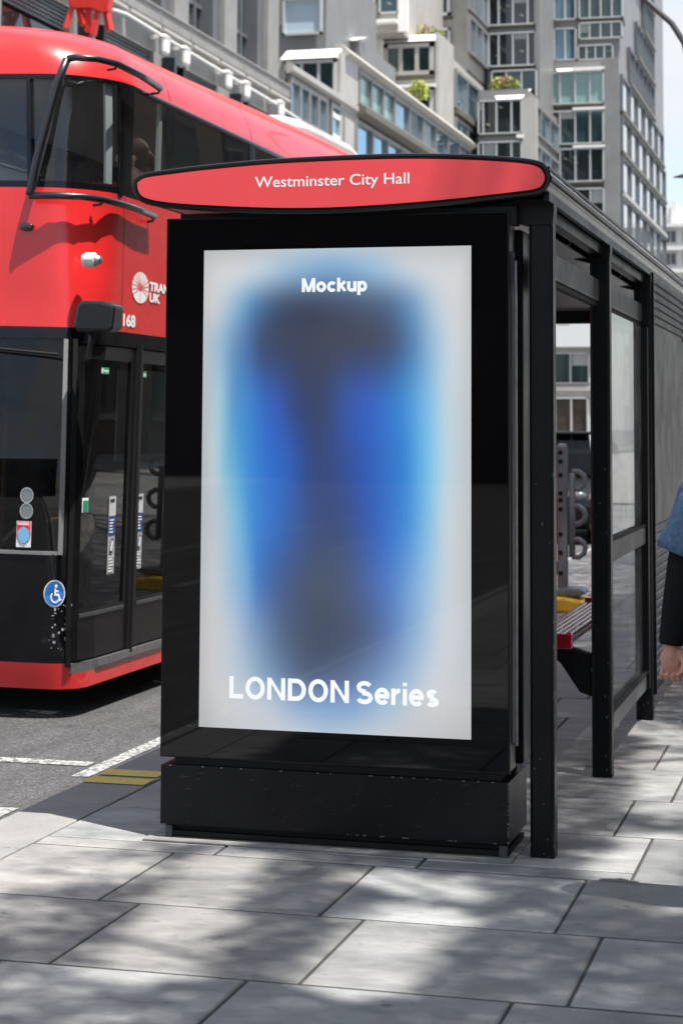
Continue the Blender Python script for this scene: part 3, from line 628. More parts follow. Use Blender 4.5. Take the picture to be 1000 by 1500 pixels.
    for pts in ([(-.30,.28,1.12),(-.28,.62,1.13),(-.28,.72,1.11),(-.28,.77,1.03),(-.28,.78,.60)], [(-.45,1.15,1.14),(-.25,1.52,1.22),(-.22,1.62,1.23)], [(-.6,1.15,2.2),(-.6,1.15,1.14),(-.45,1.15,1.14)], [(-.9,.95,.3),(-.9,.95,2.2)]):
        h = MB(); h.tube(pts, .018, 10); h.build('handrail', OR, B, smooth=True)
    # curved guard rails outside the upper corner window
    RAIL = mat('rail_black', (.014, .016, .02), .3, coat=.3)
    h = MB(); h.tube([(-.19,.05,3.86),(-.235,.03,3.72),(-.285,.02,3.50),(-.34,.01,3.26),(-.375,.01,3.06),(-.38,.01,3.04)], .026, 10)
    gr = h.build('guard_rail', RAIL, B, smooth=True)
    for a, b in (((-.19, 3.86), 3.80), ((-.38, 3.06), 3.02)):
        h = MB()
        if a[1] > 3.5: pts = [(-.19,.05,3.86),(-.14,.055,3.868),(-.02,.10,3.865),(.05,.24,3.86),(.07,.6,3.85),(.06,.96,3.835)]
        else: pts = [(-.38,.01,3.04),(-.20,.06,3.045),(-.08,.12,3.045),(.0,.22,3.04),(.036,.42,3.035),(.045,.7,3.03),(.045,.98,3.02)]
        h.tube(pts, .022, 10)
        for p in (pts[3], pts[-1]): h.tube([p, (p[0]-.01, p[1], p[2]-.03), (p[0]-.06, p[1], p[2]-.035)], .010, 6)
        h.build('guard_rail', RAIL, B, smooth=True)
    # lamps, mirror, marks
    h = MB(); h.lathe((-.05, .075, 2.665), [(.035, 0), (.045, .02), (.045, .075), (.036, .08)], 'x', 20)
    lm = h.build('side_camera', mat('white_plastic', (.62, .61, .58), .4), B)
    h = MB(); h.lathe((.03, .075, 2.665), [(.034, 0), (.032, .01), (.024, .028), (.008, .038)], 'x', 20); h.build('lens', STEEL, lm)
    h = MB(); p = bus_surf(-.06, 2.86, .01); h.ball(p, .05, 14, 0, (1, .45, .5)); h.build('marker_lamp', mat('smoked_lamp', (.05, .04, .045), .08, coat=.6), B, smooth=True)
    h = MB(); h.prism([(.0,2.26),(.02,2.395),(.06,2.415),(.17,2.415),(.255,2.39),(.242,2.26),(.225,2.235),(.03,2.235)], 'y', -.17, -.01)
    mr = h.build('mirror', mat('mirror_housing', (.012, .012, .014), .28, bump=.1, bscale=60), B, bevel=.02)
    h = MB(); h.tube([(.06,-.02,2.24),(.045,.0,2.17),(.02,.04,2.10),(-.03,.08,2.06)], .016, 8); h.build('mirror_arm', mat('arm_black', (.02, .02, .02), .3), mr, smooth=True)
    h = MB(); h.tube([(-.98,-.085,1.85),(-.62,-.07,2.14),(-.14,-.03,2.105)], .008, 6); h.build('wiper', BLACK_RUBBER, B)
    WH = WHITEPAINT; BLU = mat('blue_sticker', (.02, .16, .50), .4); GRN = mat('green_sticker', (.02, .28, .13), .4); GRY = mat('grey_sticker', (.36, .37, .38), .4); NAVY = mat('navy_print', (.03, .06, .28), .4)
    h = MB(); decal(h, disc(36, .135, .098), [tuple(range(36))], .90, 2.56, .003)          # spoked wheel emblem
    em = h.build('emblem', WH, B)
    h = MB()
    for k in range(13):
        a = R(-30+240*k/12); h.add([bus_surf(.90+r_*.135*math.cos(a+da), 2.56+r_*.098*math.sin(a+da), .0045) for r_, da in ((.12, -.2), (1.02, -.022), (1.02, .022), (.12, .2))], [(0,1,2,3)])
    a = R(270); h.add([bus_surf(.90+dx, 2.56+dz, .0045) for dx, dz in ((-.003, -.1), (.003, -.1), (.002, 0), (-.002, 0))], [(0,1,2,3)])
    decal(h, disc(14, .024, .017), [tuple(range(14))], .90, 2.56, .005); h.build('emblem_spokes', SIGNRED, em)
    for t_, u_, z_, c_ in (('TRANSPORT', 1.05, 2.555, .055), ('UK', 1.05, 2.485, .055), ('LT168', .46, 2.31, .072)):
        vs, fs = text_mesh(t_, c_/.729, .004); h = MB(); h.add([bus_surf(u_+v.x*(1.75 if z_ > 2.4 else 1.45), z_+v.y, .004) for v in vs], fs); h.build('lettering', WH, B)
    # stickers on the doors and windscreen
    for u_, z_ in ((.40, 2.005), (.985, 2.0)):
        h = MB(); patch(h, u_, u_+.115, z_, z_+.04, -.0175, 2, 1); st = h.build('exit_sticker', GRN, B)
        vs, fs = text_mesh('Emergency', .028, .001); h = MB(); h.add([bus_surf(u_+.03+v.x*.6, z_+.012+v.y, -.0155) for v in vs], fs); patch(h, u_+.004, u_+.024, z_+.006, z_+.034, -.0155, 1, 1); h.build('print', WH, st)
    h = MB(); patch(h, .22, .275, 1.19, 1.275, .004, 2, 1); st = h.build('safety_sticker', WH, B)
    h = MB(); patch(h, .225, .27, 1.195, 1.26, .006, 2, 1); h.build('green_print', GRN, st)
    for u_ in (.60, 1.02):
        h = MB(); patch(h, u_, u_+.10, .80, 1.27, -.017, 2, 3); st = h.build('card_sticker', GRY, B)
        for zz, zz2, m_ in ((1.15, 1.265, mat('pale_print', (.55, .57, .6), .4)), (1.035, 1.145, NAVY)):
            h = MB(); patch(h, u_+.004, u_+.096, zz, zz2, -.015, 2, 1); h.build('printed_field', m_, st)
        vs, fs = text_mesh('oyster', .035, .002); h = MB(); h.add([bus_surf(u_+.012+v.x*.72, 1.235+v.y, -.0135) for v in vs], fs); h.build('lettering', mat('ink', (.02, .02, .03), .5), st)
        h = MB()
        for q in range(5): patch(h, u_+.012, u_+.04+.045*random.random(), 1.05+.018*q, 1.058+.018*q, -.0135, 1, 1)
        for q in range(5): patch(h, u_+.012, u_+.04+.045*random.random(), .815+.018*q, .823+.018*q, -.0135, 1, 1)
        patch(h, u_+.006, u_+.094, .905, .908, -.0135, 1, 1)
        tag(h.build('fine_print', WH, st), kind='stuff')
        h = MB(); c = [(-.03,-.04),(.005,-.048),(.03,.035),(-.002,.045)]; h.add([bus_surf(u_+.05+x, .97+y, -.0135) for x, y in c], [(0,1,2,3)]); h.add([bus_surf(u_+.05+x*.7, .972+y*.7, -.0125) for x, y in c], [(0,1,2,3)], 1)
        h.build('card_picture', [mat('ink', (.03, .03, .03), .5), WH], st)
    h = MB()
    uc, zc = .085, .725
    h.add([bus_surf(uc+.052*x, zc+.078*y, .003) for x, y in disc(32)], [tuple(range(32))]); st = h.build('wheelchair_sticker', WH, B)
    h = MB(); h.add([bus_surf(uc+.047*x, zc+.071*y, .0045) for x, y in disc(32)], [tuple(range(32))]); h.build('blue_field', BLU, st)
    h = MB(); fm = lambda p: bus_surf(uc+.047*p.x, zc+.071*p.y, .006)
    h.add([bus_surf(uc+.047*(.14+.14*x), zc+.071*(.62+.14*y), .006) for x, y in disc(14)], [tuple(range(14))])
    stroke(h, [(.08,.42),(.05,-.08),(.40,-.08),(.56,-.5),(.72,-.46)], .16, fm); stroke(h, [(.08,.2),(.42,.2)], .13, fm)
    stroke(h, arc(.08,-.28,.42,.42,130,345,16), .13, fm); h.build('wheelchair_symbol', WH, st)
    h = MB(); patch(h, -.13, -.045, .985, 1.135, .001, 2, 2); st = h.build('warning_sticker', WH, B)
    h = MB(); patch(h, -.127, -.048, 1.085, 1.132, .003, 2, 1); h.add([bus_surf(-.0875+.04*x, 1.06+.055*y, .003) for x, y in disc(24)], [tuple(range(24))]); h.build('red_field', SIGNRED, st)
    h = MB(); h.add([bus_surf(-.0875+.033*x, 1.055+.047*y, .0045) for x, y in disc(24)], [tuple(range(24))]); h.build('blue_field', mat('sky_blue_print', (.18, .50, .78), .4), st)
    vs, fs = text_mesh('WARNING', .022, .001); h = MB(); h.add([bus_surf(-.122+v.x*.62, 1.113+v.y, .006) for v in vs], fs); h.build('lettering', WH, st)
    for zz in (1.195, 1.285):
        h = MB(); h.add([bus_surf(-.075+.036*x, zz+.043*y, .004) for x, y in disc(24)], [tuple(range(24))]); dd = h.build('grey_disc', mat('disc_grey', (.20, .22, .24), .4), B)
        h = MB(); stroke(h, [(x, y) for x, y in disc(24)]+[disc(24)[0]], .12, lambda p: bus_surf(-.075+.036*p.x, zz+.043*p.y, .006)); h.build('disc_ring', mat('ring_grey', (.42, .44, .46), .4), dd)
    q = MB(); q.prism([(5.3,4.16),(5.7,4.42),(6.3,4.47),(7.9,4.49),(8.5,4.40),(8.9,4.16)], 'x', -1.9, -.50); q.build('roof_pod', mat('pale_grey_pod', (.46, .47, .48), .4, vary=.15, vscale=4), B, bevel=.09)
    SEAM = mat('panel_seam', (.10, .006, .008), .6)
    for u0, u1, z0, z1 in ((.62, .626, 2.28, 3.09), (1.33, 1.337, 3.81, 4.19), (3.1, 3.107, 3.81, 4.19), (-.40, .62, 2.60, 2.605)):
        if u1-u0 < .1: h = MB(); patch(h, u0, u1, z0, z1, .0015, 1, 10); h.build('panel_seam', SEAM, body)
    LS = mat('added_cove_glow', (.8, .8, .8), .5); pb = LS.node_tree.nodes['Principled BSDF']; pb.inputs['Emission Color'].default_value = (.95, .97, 1, 1); pb.inputs['Emission Strength'].default_value = 9
    for y in (1.15, 4.2, 7.2):                              # unseen cove lights, added to brighten the passenger
        q = MB(); q.box(-.17, -.11, y, y+2.4, 3.915, 3.925); q.build('added_cove_light', LS, B)
    h = MB(); rr = random.Random(5)                          # scuffed corner paint
    for k in range(46):
        z = .40+.26*rr.random()**.8; u = .06+.10*rr.random()+.10*(z-.5); d = rr.uniform(.002, .014)
        patch(h, u, u+d*.8, z, z+d*rr.uniform(.3, 1.6), .0025, 1, 1)
    tag(h.build('scuffed_paint', mat('scuffed_white', (.42, .42, .43), .6), body), kind='stuff')
    return B
bus = make_bus((-4.40, 10.5, -.10), 'red double-decker bus with black front door standing beside the shelter')

# ------------------------------------------------------------------ buildings
CLAD = mat('pale_metal_cladding', (.40, .385, .36), .45, vary=.12, vscale=.6)
CLADD = mat('grey_metal_cladding', (.20, .20, .20), .45, vary=.14, vscale=.6)
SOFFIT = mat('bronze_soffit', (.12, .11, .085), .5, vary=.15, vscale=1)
FRAME = mat('white_window_frame', (.46, .47, .47), .4)
CAP = mat('white_sloping_cap', (.78, .77, .74), .45)
PANE = mat('dark_office_glass', (.012, .018, .02), .04, spec=.9, vary=.6, vscale=.25)
PANE2 = mat('teal_office_glass', (.03, .06, .065), .04, spec=1, metal=.3, vary=.6, vscale=.3); BLIND = mat('roller_blind', (.34, .35, .34), .7)
PANEB = mat('blue_office_glass', (.30, .47, .58), .03, spec=1.0, metal=.8, vary=.45, vscale=.22, stretch=(1,1,.5))
PANEG = mat('blind_behind_glass', (.20, .33, .31), .12, spec=.8, vary=.2, vscale=.3)
def rect_y(mb, x0, x1, z0, z1, y, mi=0): mb.add([(x0,y,z0),(x1,y,z0),(x1,y,z1),(x0,y,z1)], [(0,1,2,3)], mi)
rb = random.Random(11)
def front_window(T, x0, x1, z0, z1, y, n, pane=PANE, fr=.11, ws=None, cols=None):
    w = MB(); w.box(x0, x1, y-.22, y+.05, z1-fr, z1); w.box(x0, x1, y-.22, y+.05, z0, z0+fr); w.box(x0, x0+fr, y-.22, y+.05, z0, z1); w.box(x1-fr, x1, y-.22, y+.05, z0, z1)
    xs = [x0+(x1-x0)*k/n for k in range(n+1)] if not ws else [x0+(x1-x0)*q for q in ws]
    for x in xs[1:-1]: w.box(x-fr*.5, x+fr*.5, y-.2, y+.05, z0+fr, z1-fr)
    o = w.build('window', FRAME if fr < .3 else CLAD, T)
    p = MB(); rect_y(p, x0+.05, x1-.05, z0+.05, z1-.05, y); p.build('pane', PANE2 if pane is PANE and rb.random() < .4 else pane, o)
    if pane is PANE and rb.random() < .45 and n > 1:
        k = rb.randrange(n); q = MB(); rect_y(q, xs[k]+fr, xs[k+1]-fr, z1-(z1-z0)*rb.uniform(.2, .6), z1-fr, y-.012); q.build('blind', BLIND, o)
    if pane is PANE:                                      # pale quads over the panes, coloured as reflected light
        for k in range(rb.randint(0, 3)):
            x = rb.uniform(x0+.4, x1-.9); z = rb.uniform(z0+.6, z1-.5); q = MB(); q.add([(x,y-.02,z),(x+.32,y-.02,z-.12),(x+.38,y-.02,z-.04),(x+.08,y-.02,z+.08)], [(0,1,2,3)]); q.build('reflection_strip', mat('pale_reflection', (.35, .36, .25), .4) if k else bpy.data.materials.get('pale_reflection') or mat('pale_reflection', (.35,.36,.25), .4), o)
    return o
def side_window(T, X, y0, y1, z0, z1, n, pane=PANEB, fr=.22, m=None):
    w = MB()
    for k in range(n+1): y = y0+(y1-y0)*k/n; w.box(X-.05, X+.22, y-fr/2, y+fr/2, z0, z1)
    w.box(X-.05, X+.2, y0, y1, z1-.25, z1); w.box(X-.05, X+.2, y0, y1, z0, z0+.18)
    o = w.build('window', m or CLADD, T)
    p = MB(); p.add([(X,y0,z0),(X,y1,z0),(X,y1,z1),(X,y0,z1)], [(0,1,2,3)]); p.build('pane', pane, o); return o
def wall(T, x0, x1, y0, y1, z0, z1, m, name='wall'):
    w = MB(); w.box(x0, x1, y0, y1, z0, z1); return w.build(name, m, T)
def cap_front(T, x0, x1, y, z0, z1, d=1.3, flare=.5):     # sloping white cap above a bay, hipped at its ends
    c = MB(); c.add([(x0, y-.25, z0), (x1, y-.25, z0), (x1+flare, y+d, z1), (x0-flare, y+d, z1), (x0, y+d, z0), (x1, y+d, z0)], [(0,1,2,3),(1,5,2),(4,0,3),(0,4,5,1),(3,2,5,4)])
    return c.build('cap', CAP, T)
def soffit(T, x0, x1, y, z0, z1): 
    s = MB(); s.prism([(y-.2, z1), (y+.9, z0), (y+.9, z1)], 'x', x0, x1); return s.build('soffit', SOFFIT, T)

# tower at the street end of the block
T = thing('office_tower', 'tall office tower with blue glass flank at the right of the office block', 'office building', (-22, 166, 0), 'stepped glass office buildings')
wall(T, -25.6, -20.95, 166.3, 206, 0, 33.4, CLADD); wall(T, -20.95, -19.62, 165.9, 206, 0, 33.5, CLADD, 'corner_pier')
zf = [22.75, 26.05, 29.55]
for k, z in enumerate(zf):
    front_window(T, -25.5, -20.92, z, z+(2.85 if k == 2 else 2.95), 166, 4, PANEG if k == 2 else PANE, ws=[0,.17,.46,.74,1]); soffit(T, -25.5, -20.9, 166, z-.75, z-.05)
    q = MB(); q.box(-23.6, -20.85, 165.7, 166.2, z+2.97, z+3.18); q.build('sill', CAP, T)
cap_front(T, -24.9, -21.05, 165.9, 32.45, 33.3, 1.4, .55)
for z in (19.4, 16, 12.6, 9.6): front_window(T, -25.5, -20.92, z, z+2.8, 166, 4, ws=[0,.17,.46,.74,1])
front_window(T, -23.3, -20.2, 33.55, 34.9, 167, 4); cap_front(T, -20.75, -20.2, 167.2, 34.3, 35.3, 1.2, .35)
front_window(T, -23.2, -19.4, 35.4, 36.9, 167, 4); 
for z in (33.6, 37.2, 40.9, 44.6, 48.3, 52, 55.6): front_window(T, -25.4, -23.4, z, z+2.9, 167.02, 2, PANEB)
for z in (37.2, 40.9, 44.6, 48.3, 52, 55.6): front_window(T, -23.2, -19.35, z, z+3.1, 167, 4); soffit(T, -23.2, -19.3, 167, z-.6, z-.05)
wall(T, -25.5, -19.66, 167.1, 206, 33.2, 62, CLADD, 'upper_wall')
GLB = mat('sky_blue_glass', (.80, .86, .90), .02, spec=1, metal=.92, vary=.2, vscale=.1); MULL = mat('slate_mullion', (.10, .115, .13), .4)
for k in range(9):
    z = 18.3+3.55*k; y1 = 205 if k < 3 else 203 if k == 3 else 199 if k < 4 else 194
    y0 = 166.6+(0 if k < 4 else 6*(k-3) if k < 7 else 13)
    side_window(T, -19.56, y0, y1, z, z+3.2, 6, GLB, .12, MULL); q = MB(); q.box(-19.5, -19.2, y0, y1, z-.34, z-.02); q.build('floor_edge', SOFFIT if k > 1 else CLAD, T)
for k in range(4): side_window(T, -19.56, 167, 206, 3.3+3.7*k, 6.6+3.7*k, 6, GLB, .12, MULL)

# office block stepping back along the street
T = thing('office_building', 'stepped grey office block with white sloping caps and planted terraces', 'office building', (-30, 140, 0), 'stepped glass office buildings')
wall(T, -62, -29.6, 160, 205, 0, 70, CLADD, 'rear_wall'); wall(T, -29.5, -25.3, 157.2, 166.2, 0, 62, CLADD, 'rear_wall')
wall(T, -62, -37.2, 118, 160, 0, 62, CLAD, 'rear_wall')
# D: bays over the lower terrace
for k, z in enumerate((31.4, 34.85, 38.3, 41.8, 45.3, 48.8)):
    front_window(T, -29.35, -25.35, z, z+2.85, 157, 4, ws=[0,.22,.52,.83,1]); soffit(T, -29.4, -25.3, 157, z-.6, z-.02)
    side_window(T, -29.5, 149, 156.9, z-.2, z+2.85, 3)
wall(T, -25.33, -25.0, 156.7, 157.2, 28, 62, CLADD, 'pier')
front_window(T, -29.0, -25.2, 28.6, 31.0, 156.5, 3)
wall(T, -28.9, -25.4, 150.1, 157, 0, 27.4, CLADD); wall(T, -28.85, -24.95, 150.3, 166, 0, 28.3, CLADD, 'side_wall'); cap_front(T, -27.35, -25.4, 150, 27.45, 28.42, 1.2, .62)
for z in (24.7, 21.4, 18.1, 14.8, 11.5):
    front_window(T, -28.86, -25.33, z, z+2.72, 150, 4, ws=[0,.12,.42,.76,1]); soffit(T, -28.86, -25.3, 150, z-.6, z-.02)
    q = MB(); q.box(-25.75, -25.2, 149.7, 150.2, z-.38, z-.1); q.build('sill', CAP, T)
wall(T, -25.33, -24.15, 149.8, 150.3, 0, 27.5, CLAD, 'pier')
for z in (25.2, 22, 18.8): side_window(T, -24.93, 151, 165.5, z, z+2.5, 3)
# C: white framed bay
wall(T, -34.1, -29.75, 138.2, 158, 0, 29.8, CLAD)
front_window(T, -33.6, -29.87, 27.45, 29.8, 138, 3, fr=.3); soffit(T, -33.5, -29.85, 138, 26.7, 27.42); cap_front(T, -33.9, -29.75, 137.9, 29.95, 30.75, 1.6, .1)
wall(T, -34.35, -33.62, 137.7, 138.3, 22, 30.7, CAP, 'white_pier')
front_window(T, -33.5, -29.9, 23.6, 26.55, 138, 3, fr=.25); q = MB(); q.box(-33.6, -29.7, 137.6, 138.2, 26.5, 26.72); q.build('sill', CAP, T)
wall(T, -29.76, -29.5, 138, 143.5, 18, 30.6, CLAD, 'side_pier')
for z in (18.6, 22.2, 25.9): side_window(T, -29.5, 143.6, 157, z, z+3.0, 3); 
for z in (21.7, 25.4): q = MB(); q.box(-29.6, -29.1, 143.6, 157, z, z+.42); q.build('floor_edge', SOFFIT, T)
# storeys above C
for z in (34.4, 37.9, 41.4): front_window(T, -34.84, -31.1, z+.0, z+2.6, 150, 3, fr=.25); soffit(T, -34.9, -31.0, 150, z-.7, z-.02)
front_window(T, -34.84, -31.1, 31.0, 33.4, 150, 3, fr=.2); wall(T, -35.2, -31.0, 150.2, 160, 30, 62, CLAD); wall(T, -31.05, -29.7, 150.3, 160, 30, 62, CLAD, 'pier')
wall(T, -35.9, -35.0, 149.6, 150.2, 30, 46, CAP, 'white_pier')
for z in (34.4, 38, 41.6): side_window(T, -29.62, 151, 159, z, z+3, 2)
for z in (31.55, 35.2, 38.8): front_window(T, -36.95, -33.6, z, z+3.0, 135, 3); soffit(T, -37, -33.5, 135, z-.55, z-.02)
q = MB(); q.box(-37.1, -31.9, 134.4, 135.2, 30.75, 31.0); q.build('sill', CAP, T)
front_window(T, -33.4, -31.9, 31.6, 34.3, 135.5, 1); wall(T, -38.5, -31.7, 135.6, 150, 30.2, 62, CLAD); wall(T, -31.95, -31.3, 135.3, 136, 30.2, 36, CAP, 'white_pier')
wall(T, -37.5, -34.3, 128.6, 138, 20, 29.4, CAP, 'terrace_wall'); front_window(T, -37, -34.4, 24.4, 27.9, 128.5, 2)
# A and B: nearest bays and the long glazed flank
front_window(T, -33.62, -31.15, 25.35, 27.65, 112, 1, mat('pale_blue_blind', (.42, .52, .60), .15, spec=.8), fr=.14)
wall(T, -44, -31.0, 112.3, 125, 0, 30, CLADD); cap_front(T, -32.9, -30.6, 118, 26.1, 26.55, 1.2, .5)
wall(T, -36.5, -30.4, 118.3, 128, 0, 26.1, CLADD)
wall(T, -36, -28.95, 107.3, 112, 20, 22.9, CLAD); front_window(T, -32.0, -28.9, 20.6, 22.75, 107, 3, fr=.16); cap_front(T, -32.2, -28.85, 106.9, 22.85, 23.6, 1.1, .0)
wall(T, -38, -28.98, 108.3, 147, 0, 23.3, CLADD, 'flank_wall')
p = MB(); p.prism([(-28.9, 23.0), (-28.35, 23.35), (-28.95, 23.95), (-29.3, 23.9)], 'y', 108.1, 147); p.build('flank_cap', CLAD, T)
wall(T, -29.0, -28.7, 107.2, 111.3, 17, 23.2, CLAD, 'side_pier')
side_window(T, -28.85, 111.5, 120.5, 20.9, 23.0, 3, PANEG); side_window(T, -28.85, 120.7, 146, 20.9, 23.0, 6)
p = MB(); p.prism([(-28.9, 20.0), (-28.1, 20.25), (-28.1, 20.6), (-28.9, 20.8)], 'y', 110.8, 147); p.build('flank_band', SOFFIT, T)
p = MB(); p.prism([(-28.9, 20.1), (-28.5, 20.3), (-28.5, 20.6), (-28.9, 20.85)], 'y', 96.8, 110.7); p.build('flank_band', CLAD, T)
wall(T, -38, -28.98, 96.8, 107.2, 0, 20.3, CLADD, 'flank_wall')
side_window(T, -28.85, 97, 104.2, 17.9, 20.0, 4, PANEB); side_window(T, -28.85, 105.2, 110.5, 14, 20, 2, PANEB); side_window(T, -28.85, 110.9, 146, 16.9, 19.9, 9); side_window(T, -28.85, 105, 146, 12.8, 16.4, 10)
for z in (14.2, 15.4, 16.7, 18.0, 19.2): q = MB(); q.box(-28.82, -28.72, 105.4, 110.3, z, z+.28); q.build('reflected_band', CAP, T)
# low podium by the street, seen through the shelter
T = thing('podium_building', 'low pale building with dark shopfronts seen through the open shelter', 'building', (-22, 147, 0))
wall(T, -29, -19.2, 147, 165, 0, 9.4, mat('podium_wall', (.42, .41, .39), .6, vary=.1, vscale=.5))
q = MB(); q.box(-29, -19, 146.2, 147.1, 7.7, 9.6); q.build('fascia', mat('white_fascia', (.66, .67, .68), .4), T)
for x in (-28.6, -25.6, -22.6): front_window(T, x, x+2.9, 4.9, 7.3, 146.95, 2)
q = MB(); q.box(-29, -19, 146.7, 147.1, 4.4, 4.75); q.build('sill', CLAD, T)
for x in (-28.4, -25.4, -22.4): front_window(T, x, x+2.6, .3, 3.9, 146.95, 2, mat('shopfront_glass', (.05, .04, .032), .08, vary=.5, vscale=.8))
# white building closing the street
T = thing('white_building', 'distant white building of stacked balconies closing the street', 'building', (-22, 260, 0))
WB = mat('white_render', (.70, .70, .69), .6, vary=.06, vscale=.3)
wall(T, -26, -4, 260, 280, 0, 28.8, WB)
q = MB(); q.box(-25.2, -20, 262, 270, 28.8, 31.2); q.box(-24, -23.2, 261, 262, 28.8, 32); q.build('roof_plant', WB, T)
for z in (28.3, 25.2, 22.2, 19.2, 16.2, 13.2): q = MB(); q.box(-26, -4, 258.9, 260.2, z, z+.5); q.build('balcony_slab', WB, T)
for z in (26.2, 23.2, 20.2, 17.2, 14.2, 11):
    for x in (-25.6, -22.4, -19.2, -16, -12.8, -9.6): front_window(T, x, x+2.4, z, z+1.7, 259.9, 3, mat('far_window', (.13, .145, .155), .2))
# grey stone building with a balustrade and lamps
T = thing('stone_building', 'grey stone building with long balustrade behind the bus roof', 'office building', (-28.8, 80, 0))
STONE = mat('grey_stone', (.25, .245, .235), .6, vary=.14, vscale=.7, bump=.1, bscale=8); STONED = mat('dark_stone', (.11, .115, .125), .45, vary=.15, vscale=.7)
wall(T, -45, -28.8, 20, 96.6, 17.45, 18.6, STONE, 'frieze'); wall(T, -45, -29.6, 20, 96.6, 0, 17.45, STONED); wall(T, -45, -30.2, 20, 96.6, 18.6, 40, STONED, 'upper_wall')
for k in range(20):
    y = 96.6-3.9*k
    q = MB(); q.box(-28.95, -28.62, y-3.82, y, 18.75, 19.32); q.box(-28.99, -28.55, y-3.82, y, 19.32, 19.42); q.build('balustrade_panel', STONE, T, bevel=.02)
    q = MB(); q.box(-28.9, -28.5, y-3.75, y-.2, 18.48, 18.62); q.build('ledge', mat('pale_stone', (.42, .41, .39), .6, vary=.1), T)
for k in range(11):
    y = 95.6-7*k
    q = MB(); q.box(-30.2, -28.95, y-1.9, y, 18.6, 40); q.build('pilaster', STONE, T)
    q = MB(); q.add([(-29.9, y-6.6, 19), (-29.9, y-1.95, 19), (-29.9, y-1.95, 40), (-29.9, y-6.6, 40)], [(0,1,2,3)]); w_ = q.build('window', mat('stone_building_glass', (.03, .055, .055), .05, spec=.9, vary=.6, vscale=.3), T)
    q = MB(); q.box(-29.95, -29.7, y-4.1, y-3.9, 19, 40); q.box(-29.95, -29.75, y-6.6, y-2, 21.2, 21.4); q.box(-29.95, -29.2, y-2.9, y-1.92, 18.6, 40); q.build('frame', STONED, w_)
for k in range(7):
    y = 96-8.6*k
    q = MB(); q.box(-29.6, -28.75, y-2.2, y-.1, 0, 17.45); q.build('lower_pier', STONE, T)
    q = MB()
    for j in range(6): q.box(-29.3, -28.9, y-8.5, y-2.3, 16.5+.16*j, 16.6+.16*j)
    q.build('louvre', mat('dark_louvre', (.05, .055, .06), .4), T)
    q = MB(); q.box(-29.3, -28.95, y-8.5, y-2.3, 11, 16.35); q.build('shop_window', PANE, T)
for y in (87.4, 78.1, 68.8):
    q = MB(); q.prism([(-29, 15.4), (-28.2, 15.4), (-28.15, 17.35), (-29, 17.4)], 'y', y-.5, y-.2); q.build('projecting_panel', mat('projecting_black', (.012, .015, .02), .3), T)
    q = MB(); q.prism([(-29, 15.4), (-28.5, 15.4), (-28.45, 17.3), (-29, 17.3)], 'y', y+1.5, y+1.8); q.build('projecting_panel', BLACK, T)
cbl = MB(); cbl.tube([(-28.3, 70.7, 18.0), (-28.3, 72.2, 18.14), (-28.3, 77.5, 18.05), (-28.3, 86, 17.95), (-28.3, 92.6, 17.88), (-28.3, 97.5, 17.7)], .07, 6)
tag(cbl.build('lamp_cable', mat('white_cable', (.75, .75, .74), .5), None, loc=(-28.3, 84, 18)), 'long white cable strung along the grey stone facade', 'cable')
def wall_lamp(y, place):
    t = thing('wall_lamp', 'white twin wall lamp on the stone facade, '+place, 'wall lamp', (-28.4, y, 18), 'wall lamps on the stone facade')
    q = MB(); q.box(-28.8, -28.2, y-.12, y+.12, 17.95, 18.12); q.build('bracket', CAP, t)
    for d in (-.45, .45):
        q = MB(); q.lathe((-28.15, y+d*.3, 17.25), [(.10, 0), (.15, .1), (.16, .6), (.2, .75), (.05, .85)], 'z', 12); q.build('lamp_body', CAP, t)
for y, w_ in ((76.4, 'nearest pair above the bus roof'), (79.0, 'second from the bus roof'), (84.9, 'third along the cable'), (87.7, 'fourth along the cable'), (93.4, 'farthest along the cable')): wall_lamp(y, w_)
# red metal frame hung from the facade, at the top edge of the view
t = thing('hanging_frame', 'bright red metal frame with splayed legs hung above the bus roof', 'red frame', (-27.6, 66, 18))
RF = mat('bright_red_metal', (.62, .03, .025), .4, vary=.15, vscale=2)
def fp(px, py): k = 66/2839.; return (-26.9+(px-105)*k*1.0, py)
q = MB(); q.prism([(-28.1,17.2),(-27.9,16.98),(-27.2,16.95),(-26.7,16.75),(-26.5,16.8),(-26.42,17.4),(-26.7,18.3),(-28.0,18.4)], 'y', 65.8, 66.2); q.build('top_plate', RF, t, bevel=.03)
for a, b in (((-27.95, 17.2), (-28.2, 16.25)), ((-27.75, 17.1), (-27.5, 16.35)), ((-26.95, 16.95), (-27.1, 15.95)), ((-26.65, 16.9), (-26.45, 16.1))):
    q = MB(); q.bar((a[0], 66, a[1]), (b[0], 65.9, b[1]), .2, .2); q.build('leg', RF, t)
q = MB(); q.box(-27.45, -27.2, 65.9, 66.1, 16.1, 17.1); q.tube([(-27.3, 66, 16.0), (-27.35, 66, 15.4), (-27.25, 66, 15.0)], .05, 6); q.build('hanging_block', RF, t)
q = MB(); q.tube([(-29.5, 66, 18.6), (-27.4, 66, 18.6), (-27.4, 66, 18.3)], .08, 8); q.build('support_arm', STEEL, t)
